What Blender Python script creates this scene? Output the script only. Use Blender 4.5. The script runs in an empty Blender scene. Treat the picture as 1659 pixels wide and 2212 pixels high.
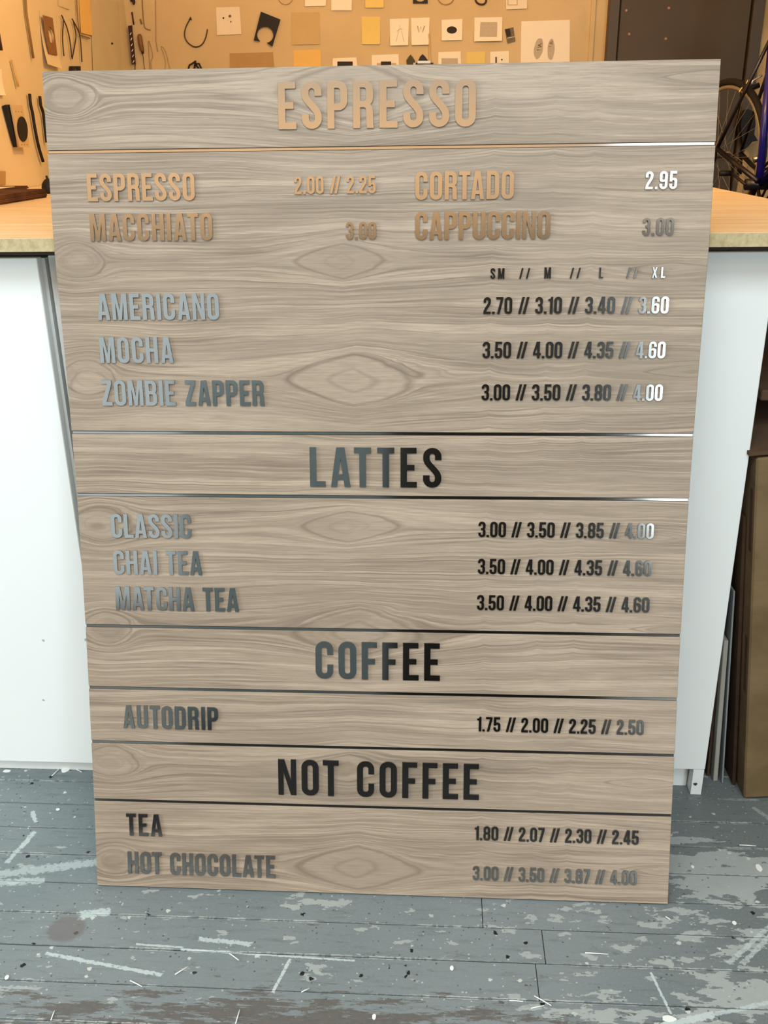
import bpy, bmesh, math, random
from mathutils import Vector, Matrix
random.seed(7)
PI = math.pi
scn = bpy.context.scene
COL = scn.collection

# ------------------------------------------------------------------ camera
# world frame: x along the workbench, y away from the viewer, z up, metres
CAM = Vector((0.548715, -1.151303, 1.130802))
CR = Vector((0.99826, 0.057455, -0.013276))
CU = Vector((-0.009297, 0.375668, 0.926708))
CF = Vector((-0.058232, 0.924972, -0.375548))
FPX = 2017.86
cd = bpy.data.cameras.new('camera'); cam = bpy.data.objects.new('camera', cd); COL.objects.link(cam)
M = Matrix((( CR.x, CU.x, -CF.x, CAM.x), (CR.y, CU.y, -CF.y, CAM.y), (CR.z, CU.z, -CF.z, CAM.z), (0, 0, 0, 1)))
cam.matrix_world = M
cd.sensor_fit = 'VERTICAL'; cd.sensor_height = 24.0; cd.lens = FPX / 2212 * 24.0
cd.clip_start = 0.05
scn.camera = cam

# ------------------------------------------------------------------ world, lights, exposure
scn.view_settings.view_transform = 'Standard'
scn.view_settings.look = 'None'
scn.view_settings.gamma = 1
scn.view_settings.use_curve_mapping = False
scn.view_settings.exposure = 0.0
w = bpy.data.worlds.new('world'); scn.world = w; w.use_nodes = True
w.node_tree.nodes['Background'].inputs[0].default_value = (0.75, 0.85, 1.0, 1)
w.node_tree.nodes['Background'].inputs[1].default_value = 0.25

def area(name, loc, direction, sx, sy, power, color):
    l = bpy.data.lights.new(name, 'AREA'); l.shape = 'RECTANGLE'; l.size = sx; l.size_y = sy
    l.energy = power; l.color = color
    o = bpy.data.objects.new(name, l); COL.objects.link(o); o.location = loc
    o.rotation_euler = Vector(direction).to_track_quat('-Z', 'Y').to_euler()
    return o
FRONT_Y = -4.3; CEIL_Z = 2.35; BACK_Y = 2.8; LEFT_X = -0.66
DAY = (0.84, 0.97, 1.0)
area('daylight_window_right', (2.46, FRONT_Y - 0.06, 1.2), (0, 1, 0), 1.16, 1.66, 64, DAY)
area('daylight_window_side', (-3.17, -1.3, 1.25), (1, 0, 0), 1.4, 1.3, 100, DAY)
area('daylight_window_left', (-1.40, FRONT_Y - 0.06, 1.02), (0, 1, 0), 1.84, 1.82, 11, (0.86, 0.98, 0.97))
area('skylight_by_window', (1.72, -2.95, CEIL_Z + 0.03), (0, 0, -1), 0.66, 1.3, 16, (0.93, 0.98, 1.0))
area('overhead_fill', (0.35, -1.45, CEIL_Z + 0.03), (0, 0, -1), 2.0, 1.0, 52, DAY)  # added soft fill from above, placed outside the lettering's reflections
WARM = (1.0, 0.56, 0.20)
for nm, loc, e in (('pendant_glow_a', (0.25, 1.45, 1.85), 20), ('pendant_glow_b', (1.0, 1.30, 1.80), 17)):
    l = bpy.data.lights.new(nm, 'POINT'); l.energy = e; l.color = WARM; l.shadow_soft_size = 0.06
    o = bpy.data.objects.new(nm, l); COL.objects.link(o); o.location = loc
area('ceiling_fill', (-0.35, -3.2, 1.75), (0, 0, 1), 3.4, 1.9, 54, (1.0, 0.58, 0.25))  # added lamp without a fixture, warms the ceiling that the letters reflect

# ------------------------------------------------------------------ material helpers
def lin(c):
    return tuple(((v / 255) / 12.92) if v <= 10 else (((v / 255) + 0.055) / 1.055) ** 2.4 for v in c)

class X:
    """tiny expression compiler over Math nodes"""
    nt = None
    def __init__(s, v): s.v = v
    @staticmethod
    def op(kind, *a, clamp=False):
        n = X.nt.nodes.new('ShaderNodeMath'); n.operation = kind; n.use_clamp = clamp
        for i, q in enumerate(a):
            q = q.v if isinstance(q, X) else q
            if isinstance(q, (int, float)): n.inputs[i].default_value = q
            else: X.nt.links.new(q, n.inputs[i])
        return X(n.outputs[0])
    def __add__(s, o): return X.op('ADD', s, o)
    __radd__ = __add__
    def __sub__(s, o): return X.op('SUBTRACT', s, o)
    def __rsub__(s, o): return X.op('SUBTRACT', o, s)
    def __mul__(s, o): return X.op('MULTIPLY', s, o)
    __rmul__ = __mul__
    def __truediv__(s, o): return X.op('DIVIDE', s, o)
    def abs(s): return X.op('ABSOLUTE', s)
    def pow(s, e): return X.op('POWER', s, e)
    def min(s, o): return X.op('MINIMUM', s, o)
    def max(s, o): return X.op('MAXIMUM', s, o)
    def sqrt(s): return X.op('SQRT', s)
    def mod(s, m): return X.op('FLOORED_MODULO', s, m)
    def step(s, a, b):
        n = X.nt.nodes.new('ShaderNodeMapRange'); n.interpolation_type = 'SMOOTHSTEP'
        X.nt.links.new(s.v, n.inputs[0])
        n.inputs[1].default_value = min(a, b); n.inputs[2].default_value = max(a, b)
        n.inputs[3].default_value = 0.0 if a < b else 1.0; n.inputs[4].default_value = 1.0 if a < b else 0.0
        return X(n.outputs[0])

def vec(x, y, z=0.0):
    n = X.nt.nodes.new('ShaderNodeCombineXYZ')
    for i, q in enumerate((x, y, z)):
        q = q.v if isinstance(q, X) else q
        if isinstance(q, (int, float)): n.inputs[i].default_value = q
        else: X.nt.links.new(q, n.inputs[i])
    return n.outputs[0]
def noise(v, scale=1.0, detail=2.0, rough=0.5, dist=0.0):
    n = X.nt.nodes.new('ShaderNodeTexNoise'); X.nt.links.new(v, n.inputs['Vector'])
    n.inputs['Scale'].default_value = scale; n.inputs['Detail'].default_value = detail
    n.inputs['Roughness'].default_value = rough; n.inputs['Distortion'].default_value = dist
    return X(n.outputs[0])
def voro(v, scale=1.0, feature='F1', rand=1.0):
    n = X.nt.nodes.new('ShaderNodeTexVoronoi'); X.nt.links.new(v, n.inputs['Vector']); n.feature = feature
    n.inputs['Scale'].default_value = scale; n.inputs['Randomness'].default_value = rand
    return X(n.outputs['Distance']), n
def mix(fac, a, b):
    n = X.nt.nodes.new('ShaderNodeMix'); n.data_type = 'RGBA'
    f = fac.v if isinstance(fac, X) else fac
    if isinstance(f, (int, float)): n.inputs[0].default_value = f
    else: X.nt.links.new(f, n.inputs[0])
    for i, q in ((6, a), (7, b)):
        if isinstance(q, tuple): n.inputs[i].default_value = (*q, 1)
        else: X.nt.links.new(q, n.inputs[i])
    return n.outputs[2]
def coords(kind='Object'):
    t = X.nt.nodes.new('ShaderNodeTexCoord'); s = X.nt.nodes.new('ShaderNodeSeparateXYZ')
    X.nt.links.new(t.outputs[kind], s.inputs[0])
    return X(s.outputs[0]), X(s.outputs[1]), X(s.outputs[2]), t.outputs[kind]
def worldpos():
    t = X.nt.nodes.new('ShaderNodeNewGeometry'); s = X.nt.nodes.new('ShaderNodeSeparateXYZ')
    X.nt.links.new(t.outputs['Position'], s.inputs[0])
    return X(s.outputs[0]), X(s.outputs[1]), X(s.outputs[2]), t.outputs['Position']
def newmat(name, rough=0.6, metal=0.0, spec=0.5):
    m = bpy.data.materials.new(name); m.use_nodes = True
    X.nt = m.node_tree; b = m.node_tree.nodes['Principled BSDF']
    b.inputs['Roughness'].default_value = rough; b.inputs['Metallic'].default_value = metal
    b.inputs['Specular IOR Level'].default_value = spec
    return m, b
def setcol(b, c):
    if isinstance(c, tuple): b.inputs['Base Color'].default_value = (*c, 1)
    else: X.nt.links.new(c, b.inputs['Base Color'])
def bump(b, h, dist, strength=1.0):
    n = X.nt.nodes.new('ShaderNodeBump'); n.inputs['Distance'].default_value = dist
    n.inputs['Strength'].default_value = strength
    X.nt.links.new(h.v, n.inputs['Height']); X.nt.links.new(n.outputs[0], b.inputs['Normal'])

def plain(name, rgb, rough=0.6, metal=0.0, var=0.12, scale=30, spec=0.4, stretch=(1, 1, 1)):
    m, b = newmat(name, rough, metal, spec)
    x, y, z, v = coords()
    n = noise(vec(x * stretch[0], y * stretch[1], z * stretch[2]), scale, 3)
    c = lin(rgb)
    setcol(b, mix(n, tuple(max(0, q * (1 - var)) for q in c), tuple(min(1, q * (1 + var)) for q in c)))
    return m

# ---- grey walnut laminate of the menu board
def mat_walnut():
    m, b = newmat('grey_walnut_laminate', 0.50, 0.0, 0.35)
    u, _, v, _ = coords()
    P = 0.386
    vf = (v + 0.0665).mod(P)
    wob = noise(vec(u * 2.2, 1.7, v * 9.0), 1.0, 2) - 0.5
    wob2 = noise(vec(u * 9.0, 4.7, v * 22.0), 1.0, 3) - 0.5
    f = v + wob * 0.030 + wob2 * 0.007
    rings = None
    # (u, folded v, half width, half height, ring strength)
    knots = [(0.412, 0.2755, 0.075, 0.024, 0.006, 1.0), (0.426, 0.1105, 0.108, 0.039, 0.012, 1.0),
             (0.034, 0.2785, 0.046, 0.026, 0.007, 2.0), (0.031, 0.1125, 0.040, 0.026, 0.008, 2.0),
             (0.905, 0.122, 0.07, 0.009, 0.008, 1.3), (0.87, 0.262, 0.065, 0.009, 0.008, 1.3)]
    inside = None; outline = None
    for (ku, kv, a, h, rs, e) in knots:
        du = (u - ku + wob2 * 0.035) / a; dv = (vf - kv + wob * 0.010 + wob2 * 0.004) / h
        r = (du.abs().pow(1.15 if e < 2 else 1.8) + dv.abs().pow(1.5 if e < 2 else 1.8)).pow(0.8)
        r = r + wob2 * 0.35
        f = f - (dv * h) * X.op('DIVIDE', 1.0, r.max(1.0).pow(1.6)) + ((1.0 - r).max(0.0)) * rs
        ins = r.step(1.15, 0.75)
        rim = (1.0 - ((r - 0.92).abs() * 11.0).min(1.0)) * 0.9
        if h > 0.02: rim = rim.max((1.0 - ((r - 0.38).abs() * 12.0).min(1.0)) * (0.55 if h > 0.03 else 0.3))
        outline = rim if outline is None else outline.max(rim)
        inside = ins if inside is None else inside.max(ins)
    # small ripples standing in a column at u = .75
    for (ku, kv, a, h) in ((0.755, 0.20, 0.03, 0.006), (0.70, 0.36, 0.035, 0.006), (0.62, 0.09, 0.03, 0.006)):
        du = ((u - ku) / a).abs()
        f = f - X.op('DIVIDE', h, (du + 1.0).pow(2.5)) * noise(vec(0.3, 2.0, v * 30), 1.0, 1)
    n1 = noise(vec(u * 0.9, 0.0, f * 92.0), 1.0, 2, 0.5)
    n2 = noise(vec(u * 1.6, 7.0, f * 250.0), 1.0, 2, 0.5)
    n3 = noise(vec(u * 16.0, 3.0, v * 520.0 + f * 40), 1.0, 4, 0.75)
    n4 = noise(vec(u * 8.0, 3.0, v * 120.0 + f * 200), 1.0, 3, 0.6)
    tone = noise(vec(u * 1.6, 9.0, f * 9.0), 1.0, 2)
    calm = 1.0 - inside * 0.6
    l1 = 1.0 - ((n1 - 0.50 + (n3 - 0.5) * 0.05).abs() * 20.0).min(1.0)
    l1 = l1.pow(1.5) * (1.0 - inside * 0.3) * noise(vec(u * 3, 5.0, f * 11), 1.0, 2).step(0.34, 0.58)
    l2 = (1.0 - inside * 0.7) * (1.0 - ((n2 - 0.48 + (n3 - 0.5) * 0.10).abs() * 10.0).min(1.0)) * noise(vec(u * 3, 15.0, f * 17), 1.0, 2).step(0.38, 0.62) * calm
    c = mix(n1.step(0.35, 0.65) * (1.0 - inside * 0.45), lin((162, 144, 127)), lin((184, 164, 145)))
    c = mix(n4.step(0.42, 0.72) * calm * 0.45, c, lin((203, 184, 164)))
    c = mix(tone.step(0.54, 0.74) * 0.38, c, lin((134, 121, 106)))
    c = mix(l2 * 0.55, c, lin((118, 102, 86)))
    c = mix(l1 * 0.60, c, lin((106, 90, 76)))
    c = mix(outline * 0.62, c, lin((112, 96, 82)))
    c = mix(n3.step(0.40, 0.66) * 0.42, c, lin((130, 115, 99)))
    setcol(b, c)
    bump(b, n3, 0.0004, 0.35)
    return m

def mat_floor():
    m, b = newmat('chipped_grey_floor_paint', 0.5, 0.0, 0.35)
    x, y, z, pos = worldpos()
    big = noise(pos, 2.2, 3)
    fine = noise(vec(x * 90, y * 150, 0), 1.0, 4, 0.65)
    fine2 = noise(vec(x * 220, y * 260, 4), 1.0, 3, 0.6)
    base = mix(big.step(0.35, 0.65), lin((116, 127, 131)), lin((129, 138, 141)))
    base = mix(x.step(0.75, 1.15) * 0.5, base, lin((104, 108, 104)))
    base = mix(noise(vec(x * 14, y * 110, 0.0), 1.0, 5, 0.7).step(0.50, 0.72) * 0.5, base, lin((94, 100, 101)))
    base = mix(noise(vec(x * 25, y * 60, 7.0), 1.0, 5, 0.7).step(0.60, 0.70) * 0.45, base, lin((84, 88, 88)))
    base = mix(fine2.step(0.5, 0.75) * 0.3, base, lin((150, 160, 162)))
    # older light coat showing through, mostly towards the right
    cl = noise(vec(x * 4.5, y * 6, 2.0), 1.0, 2)
    n = noise(vec(x * 17.0, y * 42.0, 0.0), 1.0, 6, 0.6)
    bias = x.step(0.45, 0.95) * 0.085 + cl.step(0.45, 0.7) * 0.085 - y.step(0.10, 0.20) * 0.10
    spot1 = (1.0 - ((((x - 1.02) / 0.14).pow(2.0) + ((y - 0.075) / 0.055).pow(2.0)).min(1.0))) * 0.16
    spot2 = (1.0 - ((((x - 0.97) / 0.10).pow(2.0) + ((y + 0.165) / 0.04).pow(2.0)).min(1.0))) * 0.12
    spot3 = (1.0 - ((((x - 0.36) / 0.13).pow(2.0) + ((y + 0.015) / 0.03).pow(2.0)).min(1.0))) * 0.13
    nn = n + (fine - 0.5) * 0.10 + bias + spot1 + spot2 + spot3
    mask = nn.step(0.655, 0.660)
    base = mix(mask * 0.92, base, mix(fine, lin((158, 166, 167)), lin((176, 181, 179))))
    # whitish scuffs, drawn out along the boards and slantwise
    sc = noise(vec(x * 20 + y * 14, y * 95 - x * 14, 3.0), 1.0, 6, 0.75)
    left = x.step(0.35, -0.1)
    base = mix((sc + left * 0.035).step(0.665, 0.70) * 0.7, base, lin((188, 199, 201)))
    # fine white and black specks
    d, vn = voro(pos, 190)
    rnd = X.nt.nodes.new('ShaderNodeSeparateColor'); X.nt.links.new(vn.outputs['Color'], rnd.inputs[0])
    r0 = X(rnd.outputs[0]); r1 = X(rnd.outputs[1])
    dd = d + (fine2 - 0.5) * 0.7
    base = mix(dd.step(0.30, 0.24) * r0.step(0.94, 0.95) * 0.6, base, lin((198, 206, 205)))
    base = mix(dd.step(0.32, 0.24) * r1.step(0.94, 0.95) * 0.7, base, lin((56, 60, 60)))
    d2, vn2 = voro(pos, 70)
    rnd2 = X.nt.nodes.new('ShaderNodeSeparateColor'); X.nt.links.new(vn2.outputs['Color'], rnd2.inputs[0])
    q0 = X(rnd2.outputs[0])
    dd2 = d2 + (fine2 - 0.5) * 0.5 + (fine - 0.5) * 0.5
    cen = noise(vec(x * 6.0, y * 6.0, 8.0), 1.0, 2).step(0.58, 0.66)
    drops = (1.0 - ((((x - 0.49) / 0.035).pow(2.0) + ((y + 0.135) / 0.045).pow(2.0)).min(1.0))).max(1.0 - ((((x - 0.645) / 0.03).pow(2.0) + ((y + 0.085) / 0.04).pow(2.0)).min(1.0)))
    base = mix(dd2.step(0.27, 0.21) * (q0 + drops * 0.62).step(0.965, 0.975), base, lin((22, 28, 30)))
    base = mix(dd2.step(0.27, 0.20) * q0.step(0.05, 0.04), base, lin((200, 205, 200)))
    # paint worn to brown wood near the front
    wear = noise(vec(x * 12, y * 70, 1.0), 1.0, 6, 0.75) + y.step(-0.15, -0.23) * 0.21 - (x - 0.40).abs() * 0.18
    base = mix(wear.step(0.62, 0.66) * 0.8, base, mix(fine, lin((70, 64, 60)), lin((112, 104, 98))))
    # dirt and pale filler caught along the joints
    jm = (y + 0.12 + 0.03175).mod(0.0635) - 0.03175
    jn = noise(vec(x * 45, y * 8, 0), 1.0, 4, 0.7)
    base = mix((jm.abs() + (fine - 0.5) * 0.006).step(0.0030, 0.0020) * noise(vec(x * 3, y * 20, 2), 1.0, 3).step(0.45, 0.55) * jn.step(0.45, 0.52) * 0.8, base, lin((184, 190, 188)))
    base = mix((jm.abs() + (fine - 0.5) * 0.004).step(0.0016, 0.0008) * 0.6, base, lin((70, 76, 76)))
    # distinct paint strokes: (x0,y0,x1,y1,half width,strength)
    strokes = [(-0.180, 0.172, -0.166, 0.150, 0.0042, .8), (-0.157, 0.118, -0.163, 0.085, 0.0055, .8), (-0.166, 0.078, -0.172, 0.050, 0.0045, .7),
               (-0.312, 0.188, -0.292, 0.075, 0.0045, .8), (-0.215, 0.010, -0.02, 0.055, 0.010, .55), (-0.25, -0.01, -0.10, 0.01, 0.008, .6),
               (0.0, -0.058, 0.03, -0.052, 0.009, .8), (0.17, -0.118, 0.43, -0.127, 0.0018, .9), (0.10, -0.112, 0.17, -0.115, 0.002, .8),
               (0.195, -0.098, 0.27, -0.104, 0.0045, .8), (-0.03, -0.135, 0.15, -0.165, 0.0035, .85),
               (0.335, -0.13, 0.32, -0.185, 0.0028, .9), (0.862, -0.13, 0.875, -0.195, 0.0022, .9),
               (0.80, -0.232, 0.93, -0.196, 0.006, .9), (0.93, -0.196, 1.04, -0.165, 0.0035, .7), (0.90, -0.235, 0.93, -0.225, 0.005, .8),
               (0.98, -0.105, 1.06, -0.035, 0.004, .6), (1.00, -0.105, 1.08, -0.03, 0.004, .6), (1.12, 0.238, 1.15, 0.19, 0.0045, .35)]
    edge = (noise(vec(x * 110, y * 110, 5), 1.0, 5, 0.8) - 0.5)
    tot = None
    for (x0, y0, x1, y1, hw, st) in strokes:
        L = math.hypot(x1 - x0, y1 - y0); dx, dy = (x1 - x0) / L, (y1 - y0) / L
        t = ((x - x0) * dx + (y - y0) * dy)
        s_ = ((x - x0) * (-dy) + (y - y0) * dx).abs()
        e = (t - L / 2).abs() - L / 2
        dd = s_.max(e) + edge * (hw * 3.2)
        k = dd.step(hw, hw * 0.75) * st
        tot = k if tot is None else tot.max(k)
    base = mix(tot * noise(vec(x * 160, y * 160, 1), 1.0, 3).step(0.26, 0.46), base, lin((196, 208, 210)))
    # brown scuffed patch near the board's left foot
    px = (x + 0.018) / 0.030; py = (y + 0.088) / 0.026
    pr = (px * px + py * py).sqrt() + edge * 0.5
    base = mix(pr.step(1.1, 0.8) * 0.6, base, lin((112, 100, 100)))
    setcol(b, base)
    h = mask * 0.5 + fine * 0.3
    bump(b, h, 0.0005, 0.6)
    rr = noise(pos, 20, 3)
    X.nt.links.new((rr * 0.25 + 0.40).v, b.inputs['Roughness'])
    return m

def mat_wallpaint(name, ca, cb):
    m, b = newmat(name, 0.8, 0, 0.2)
    x, y, z, pos = worldpos()
    c = mix(noise(pos, 2.5, 4).step(0.3, 0.7), lin(ca), lin(cb))
    c = mix(noise(vec(x * 3, y * 3, z * 0.8), 3.0, 4).step(0.6, 0.8) * 0.25, c, lin((150, 140, 120)))
    setcol(b, c); bump(b, noise(pos, 60, 3), 0.001, 0.3)
    return m

def mat_woodtop():
    m, b = newmat('honey_wood_top', 0.35, 0, 0.5)
    x, y, z, pos = worldpos()
    warp = noise(vec(x * 1.2, y * 5, 0), 1.0, 2) - 0.5
    g = noise(vec(x * 2.2, (y + warp * 0.08) * 40, z * 30), 1.0, 4, 0.6)
    fl = noise(vec(x * 20, y * 260, z * 200), 1.0, 2)
    c = mix(g.step(0.3, 0.7), lin((232, 204, 160)), lin((250, 228, 190)))
    c = mix(fl.step(0.55, 0.8) * 0.3, c, lin((176, 136, 90)))
    c = mix(noise(vec(x * 6, y * 30, 4), 1.0, 3).step(0.66, 0.72) * 0.4, c, lin((150, 105, 70)))
    setcol(b, c)
    return m
def mat_edge():
    m, b = newmat('raw_board_edge', 0.7, 0, 0.3)
    x, y, z, pos = worldpos()
    n = noise(vec(x * 90, y * 90, z * 90), 1.0, 4, 0.7)
    c = mix(n.step(0.3, 0.7), lin((176, 158, 120)), lin((204, 186, 146)))
    setcol(b, c); return m
def mat_white():
    m, b = newmat('white_laminate', 0.42, 0, 0.4)
    x, y, z, pos = worldpos()
    c = mix(noise(pos, 3, 3), lin((238, 242, 242)), lin((247, 249, 248)))
    d, vn = voro(pos, 9)
    e = d + (noise(pos, 120, 2) - 0.5) * 0.05
    c = mix(e.step(0.028, 0.018) * 0.6, c, lin((120, 120, 118)))
    setcol(b, c); return m
def mat_card(name, rgb, dark, st=(1, 1, 1)):
    m, b = newmat(name, 0.85, 0, 0.2)
    x, y, z, pos = worldpos()
    c = mix(noise(vec(x * 4 * st[0], y * 4 * st[1], z * 4 * st[2]), 2.0, 5, 0.6).step(0.3, 0.7), lin(dark), lin(rgb))
    c = mix(noise(vec(x * 8, y * 8, z * 150), 1.0, 2).step(0.5, 0.8) * 0.2, c, lin(dark))
    setcol(b, c); return m
def mat_metal(name, rgb, rough):
    m, b = newmat(name, rough, 1.0)
    x, y, z, v = coords()
    setcol(b, mix(noise(v, 40, 2), lin(rgb), lin(tuple(min(255, q + 10) for q in rgb))))
    return m
def mat_letter():
    m, b = newmat('polished_steel_letter', 0.10, 1.0)
    x, y, z, pos = worldpos()
    setcol(b, mix(noise(pos, 25, 2), lin((156, 156, 155)), lin((166, 166, 165))))
    b.inputs['Roughness'].default_value = 0.11
    return m

MW = mat_walnut(); MF = mat_floor(); ML = mat_letter()
M_WALLB = mat_wallpaint('back_wall_paint', (208, 186, 144), (222, 200, 158))
M_WALLL = mat_wallpaint('left_wall_paint', (220, 204, 170), (230, 214, 180))
M_CEIL = mat_wallpaint('ceiling_paint', (226, 214, 196), (236, 224, 206))
M_DARKWALL = plain('dark_room_wall', (56, 52, 45), 0.8, var=0.2, scale=3)
M_TOP = mat_woodtop(); M_EDGE = mat_edge(); M_WHITE = mat_white()
M_PAPER = plain('pale_paper', (240, 228, 206), 0.9, var=0.04)
M_PAPERB = plain('white_paper', (250, 242, 224), 0.9, var=0.03)
M_YELLOW = plain('yellow_paper', (236, 212, 130), 0.9, var=0.06)
M_TAN = plain('tan_paper', (208, 182, 132), 0.9, var=0.06)
M_KRAFT = plain('kraft_paper', (186, 152, 104), 0.9, var=0.1)
M_TRACE = plain('tracing_paper', (212, 200, 168), 0.7, var=0.08, scale=12)
M_ORANGEP = plain('amber_paper', (240, 200, 120), 0.9, var=0.05)
M_BLACK = plain('black_card', (26, 22, 22), 0.6, var=0.3)
M_INK = plain('grey_ink', (120, 108, 92), 0.9, var=0.35, scale=160)
M_INKL = plain('faint_grey_ink', (196, 184, 164), 0.9, var=0.15, scale=200)
M_INKD = plain('dark_ink', (58, 52, 48), 0.9, var=0.5, scale=200)
M_BROWN = plain('brown_ply', (142, 100, 62), 0.7, var=0.25, scale=20, stretch=(1, 1, 14))
M_STICK = plain('olive_stick', (142, 112, 60), 0.7, var=0.2)
M_STICKP = plain('pale_stick', (204, 176, 120), 0.7, var=0.15)
M_WIRE = plain('dark_wire', (66, 52, 34), 0.5, var=0.2)
M_WIREP = plain('pale_wire', (176, 146, 104), 0.5, var=0.2)
M_PLATE = plain('tan_plate', (206, 182, 140), 0.6, var=0.08)
M_HANDLE = plain('brown_handle', (128, 88, 46), 0.5, var=0.2, stretch=(1, 1, 6))
M_MAROON = plain('maroon_rod', (58, 24, 20), 0.5, var=0.2)
M_SILVER = mat_metal('bright_silver', (225, 220, 212), 0.22)
M_DOOR = plain('brown_steel', (76, 62, 38), 0.5, metal=0.0, var=0.22, scale=5, spec=0.4)
M_DOORF = plain('dark_steel_frame', (78, 68, 56), 0.5, var=0.15, scale=5)
M_BLUE = plain('blue_enamel', (34, 26, 132), 0.22, var=0.15, spec=0.7)
M_DTUBE = plain('dark_enamel', (30, 24, 30), 0.3, var=0.2, spec=0.6)
M_RUBBER = plain('tyre_rubber', (34, 30, 26), 0.8, var=0.2)
M_RIM = plain('grey_rim', (150, 138, 116), 0.4, var=0.1)
M_BOX = mat_card('brown_cardboard', (130, 108, 78), (106, 86, 60))
M_BOXD = mat_card('dark_cardboard', (92, 70, 54), (68, 52, 42))
M_STACK = mat_card('dark_brown_board', (104, 70, 50), (66, 40, 30))
M_SLIVER = plain('white_plastic', (240, 242, 240), 0.5, var=0.03)
M_GLASSY = plain('grey_sheet', (140, 146, 148), 0.25, var=0.06)
M_CREAM = plain('cream_board', (206, 200, 186), 0.6, var=0.06)
M_PLYR = mat_card('light_plywood', (216, 186, 138), (196, 164, 116))

# ------------------------------------------------------------------ mesh helpers
def link(name, bm, mat, parent=None, smooth=False):
    me = bpy.data.meshes.new(name); bm.to_mesh(me); bm.free()
    o = bpy.data.objects.new(name, me); COL.objects.link(o)
    for q in (mat if isinstance(mat, (list, tuple)) else [mat]): me.materials.append(q)
    if smooth:
        for p_ in me.polygons: p_.use_smooth = True
    if parent: o.parent = parent
    return o
def tag(o, label, cat, group=None):
    o['label'] = label; o['category'] = cat
    if group: o['group'] = group
    return o
def thing(name, label, cat, loc=(0, 0, 0), group=None):
    o = bpy.data.objects.new(name, None); COL.objects.link(o); o.location = loc; o.empty_display_size = 0.05
    return tag(o, label, cat, group)
def struct(o): o['kind'] = 'structure'; return o
def recenter(o, base=False):
    """move a top-level mesh's origin to its own middle"""
    me = o.data
    lo = Vector((min(v.co[i] for v in me.vertices) for i in range(3))); hi = Vector((max(v.co[i] for v in me.vertices) for i in range(3)))
    c = (lo + hi) / 2
    if base: c.z = lo.z
    me.transform(Matrix.Translation(-c)); o.location = c
    return o
def box(bm, x0, y0, z0, x1, y1, z1, bev=0.0, mi=0):
    vs = [bm.verts.new(p) for p in ((x0, y0, z0), (x1, y0, z0), (x1, y1, z0), (x0, y1, z0), (x0, y0, z1), (x1, y0, z1), (x1, y1, z1), (x0, y1, z1))]
    fs = [bm.faces.new([vs[i] for i in q]) for q in ((0, 3, 2, 1), (4, 5, 6, 7), (0, 1, 5, 4), (1, 2, 6, 5), (2, 3, 7, 6), (3, 0, 4, 7))]
    for f_ in fs: f_.material_index = mi
    if bev > 0:
        es = list({e for f_ in fs for e in f_.edges})
        bmesh.ops.bevel(bm, geom=es, offset=bev, segments=1, affect='EDGES')
def B(name, x0, y0, z0, x1, y1, z1, mat, parent=None, bev=0.0):
    bm = bmesh.new(); box(bm, x0, y0, z0, x1, y1, z1, bev)
    return link(name, bm, mat, parent)
def tube(bm, pts, r, seg=8, r2=None, closed=False):
    pts = [Vector(p) for p in pts]; n = len(pts); rings = []
    up = Vector((0, 0, 1)); prev = None
    for i, p in enumerate(pts):
        if closed: d = pts[(i + 1) % n] - pts[i - 1]
        else: d = (pts[min(i + 1, n - 1)] - pts[max(i - 1, 0)])
        d.normalize()
        if prev is None:
            a = d.cross(up if abs(d.z) < 0.9 else Vector((1, 0, 0))).normalized()
        else:
            a = (prev - d * prev.dot(d)).normalized()
        prev = a; b_ = d.cross(a)
        rr = r if r2 is None else r + (r2 - r) * i / max(1, n - 1)
        if isinstance(r, (list, tuple)): rr = r[i]
        rings.append([bm.verts.new(p + (a * math.cos(2 * PI * k / seg) + b_ * math.sin(2 * PI * k / seg)) * rr) for k in range(seg)])
    m_ = n if closed else n - 1
    for i in range(m_):
        A, C = rings[i], rings[(i + 1) % n]
        for k in range(seg): bm.faces.new((A[k], A[(k + 1) % seg], C[(k + 1) % seg], C[k]))
    if not closed:
        bm.faces.new(list(reversed(rings[0]))); bm.faces.new(rings[-1])
def T(name, pts, r, mat, parent=None, seg=8, r2=None, closed=False):
    bm = bmesh.new(); tube(bm, pts, r, seg, r2, closed)
    return link(name, bm, mat, parent, smooth=True)
def smooth_path(pts, k=6):
    pts = [Vector(p) for p in pts]; out = []
    for i in range(len(pts) - 1):
        p0 = pts[max(i - 1, 0)]; p1 = pts[i]; p2 = pts[i + 1]; p3 = pts[min(i + 2, len(pts) - 1)]
        for j in range(k):
            t = j / k
            out.append(0.5 * ((2 * p1) + (p2 - p0) * t + (2 * p0 - 5 * p1 + 4 * p2 - p3) * t * t + (3 * p1 - p0 - 3 * p2 + p3) * t ** 3))
    out.append(pts[-1]); return out

def outline_mesh(name, loops, th, bevel=0.0):
    """solid from 2-D outlines (outer + holes), front face at local z=th"""
    cu = bpy.data.curves.new(name, 'CURVE'); cu.dimensions = '2D'; cu.fill_mode = 'BOTH'
    cu.extrude = th / 2 - bevel; cu.bevel_depth = bevel; cu.bevel_resolution = 0; cu.offset = -bevel
    for lp in loops:
        sp = cu.splines.new('POLY'); sp.points.add(len(lp) - 1); sp.use_cyclic_u = True
        for q, (a, b_) in zip(sp.points, lp): q.co = (a, b_, 0, 1)
    ob = bpy.data.objects.new('tmp', cu); COL.objects.link(ob)
    dg = bpy.context.evaluated_depsgraph_get()
    me = bpy.data.meshes.new_from_object(ob.evaluated_get(dg))
    bpy.data.objects.remove(ob); bpy.data.curves.remove(cu)
    me.name = name; me.transform(Matrix.Translation((0, 0, th / 2)))
    return me

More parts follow.
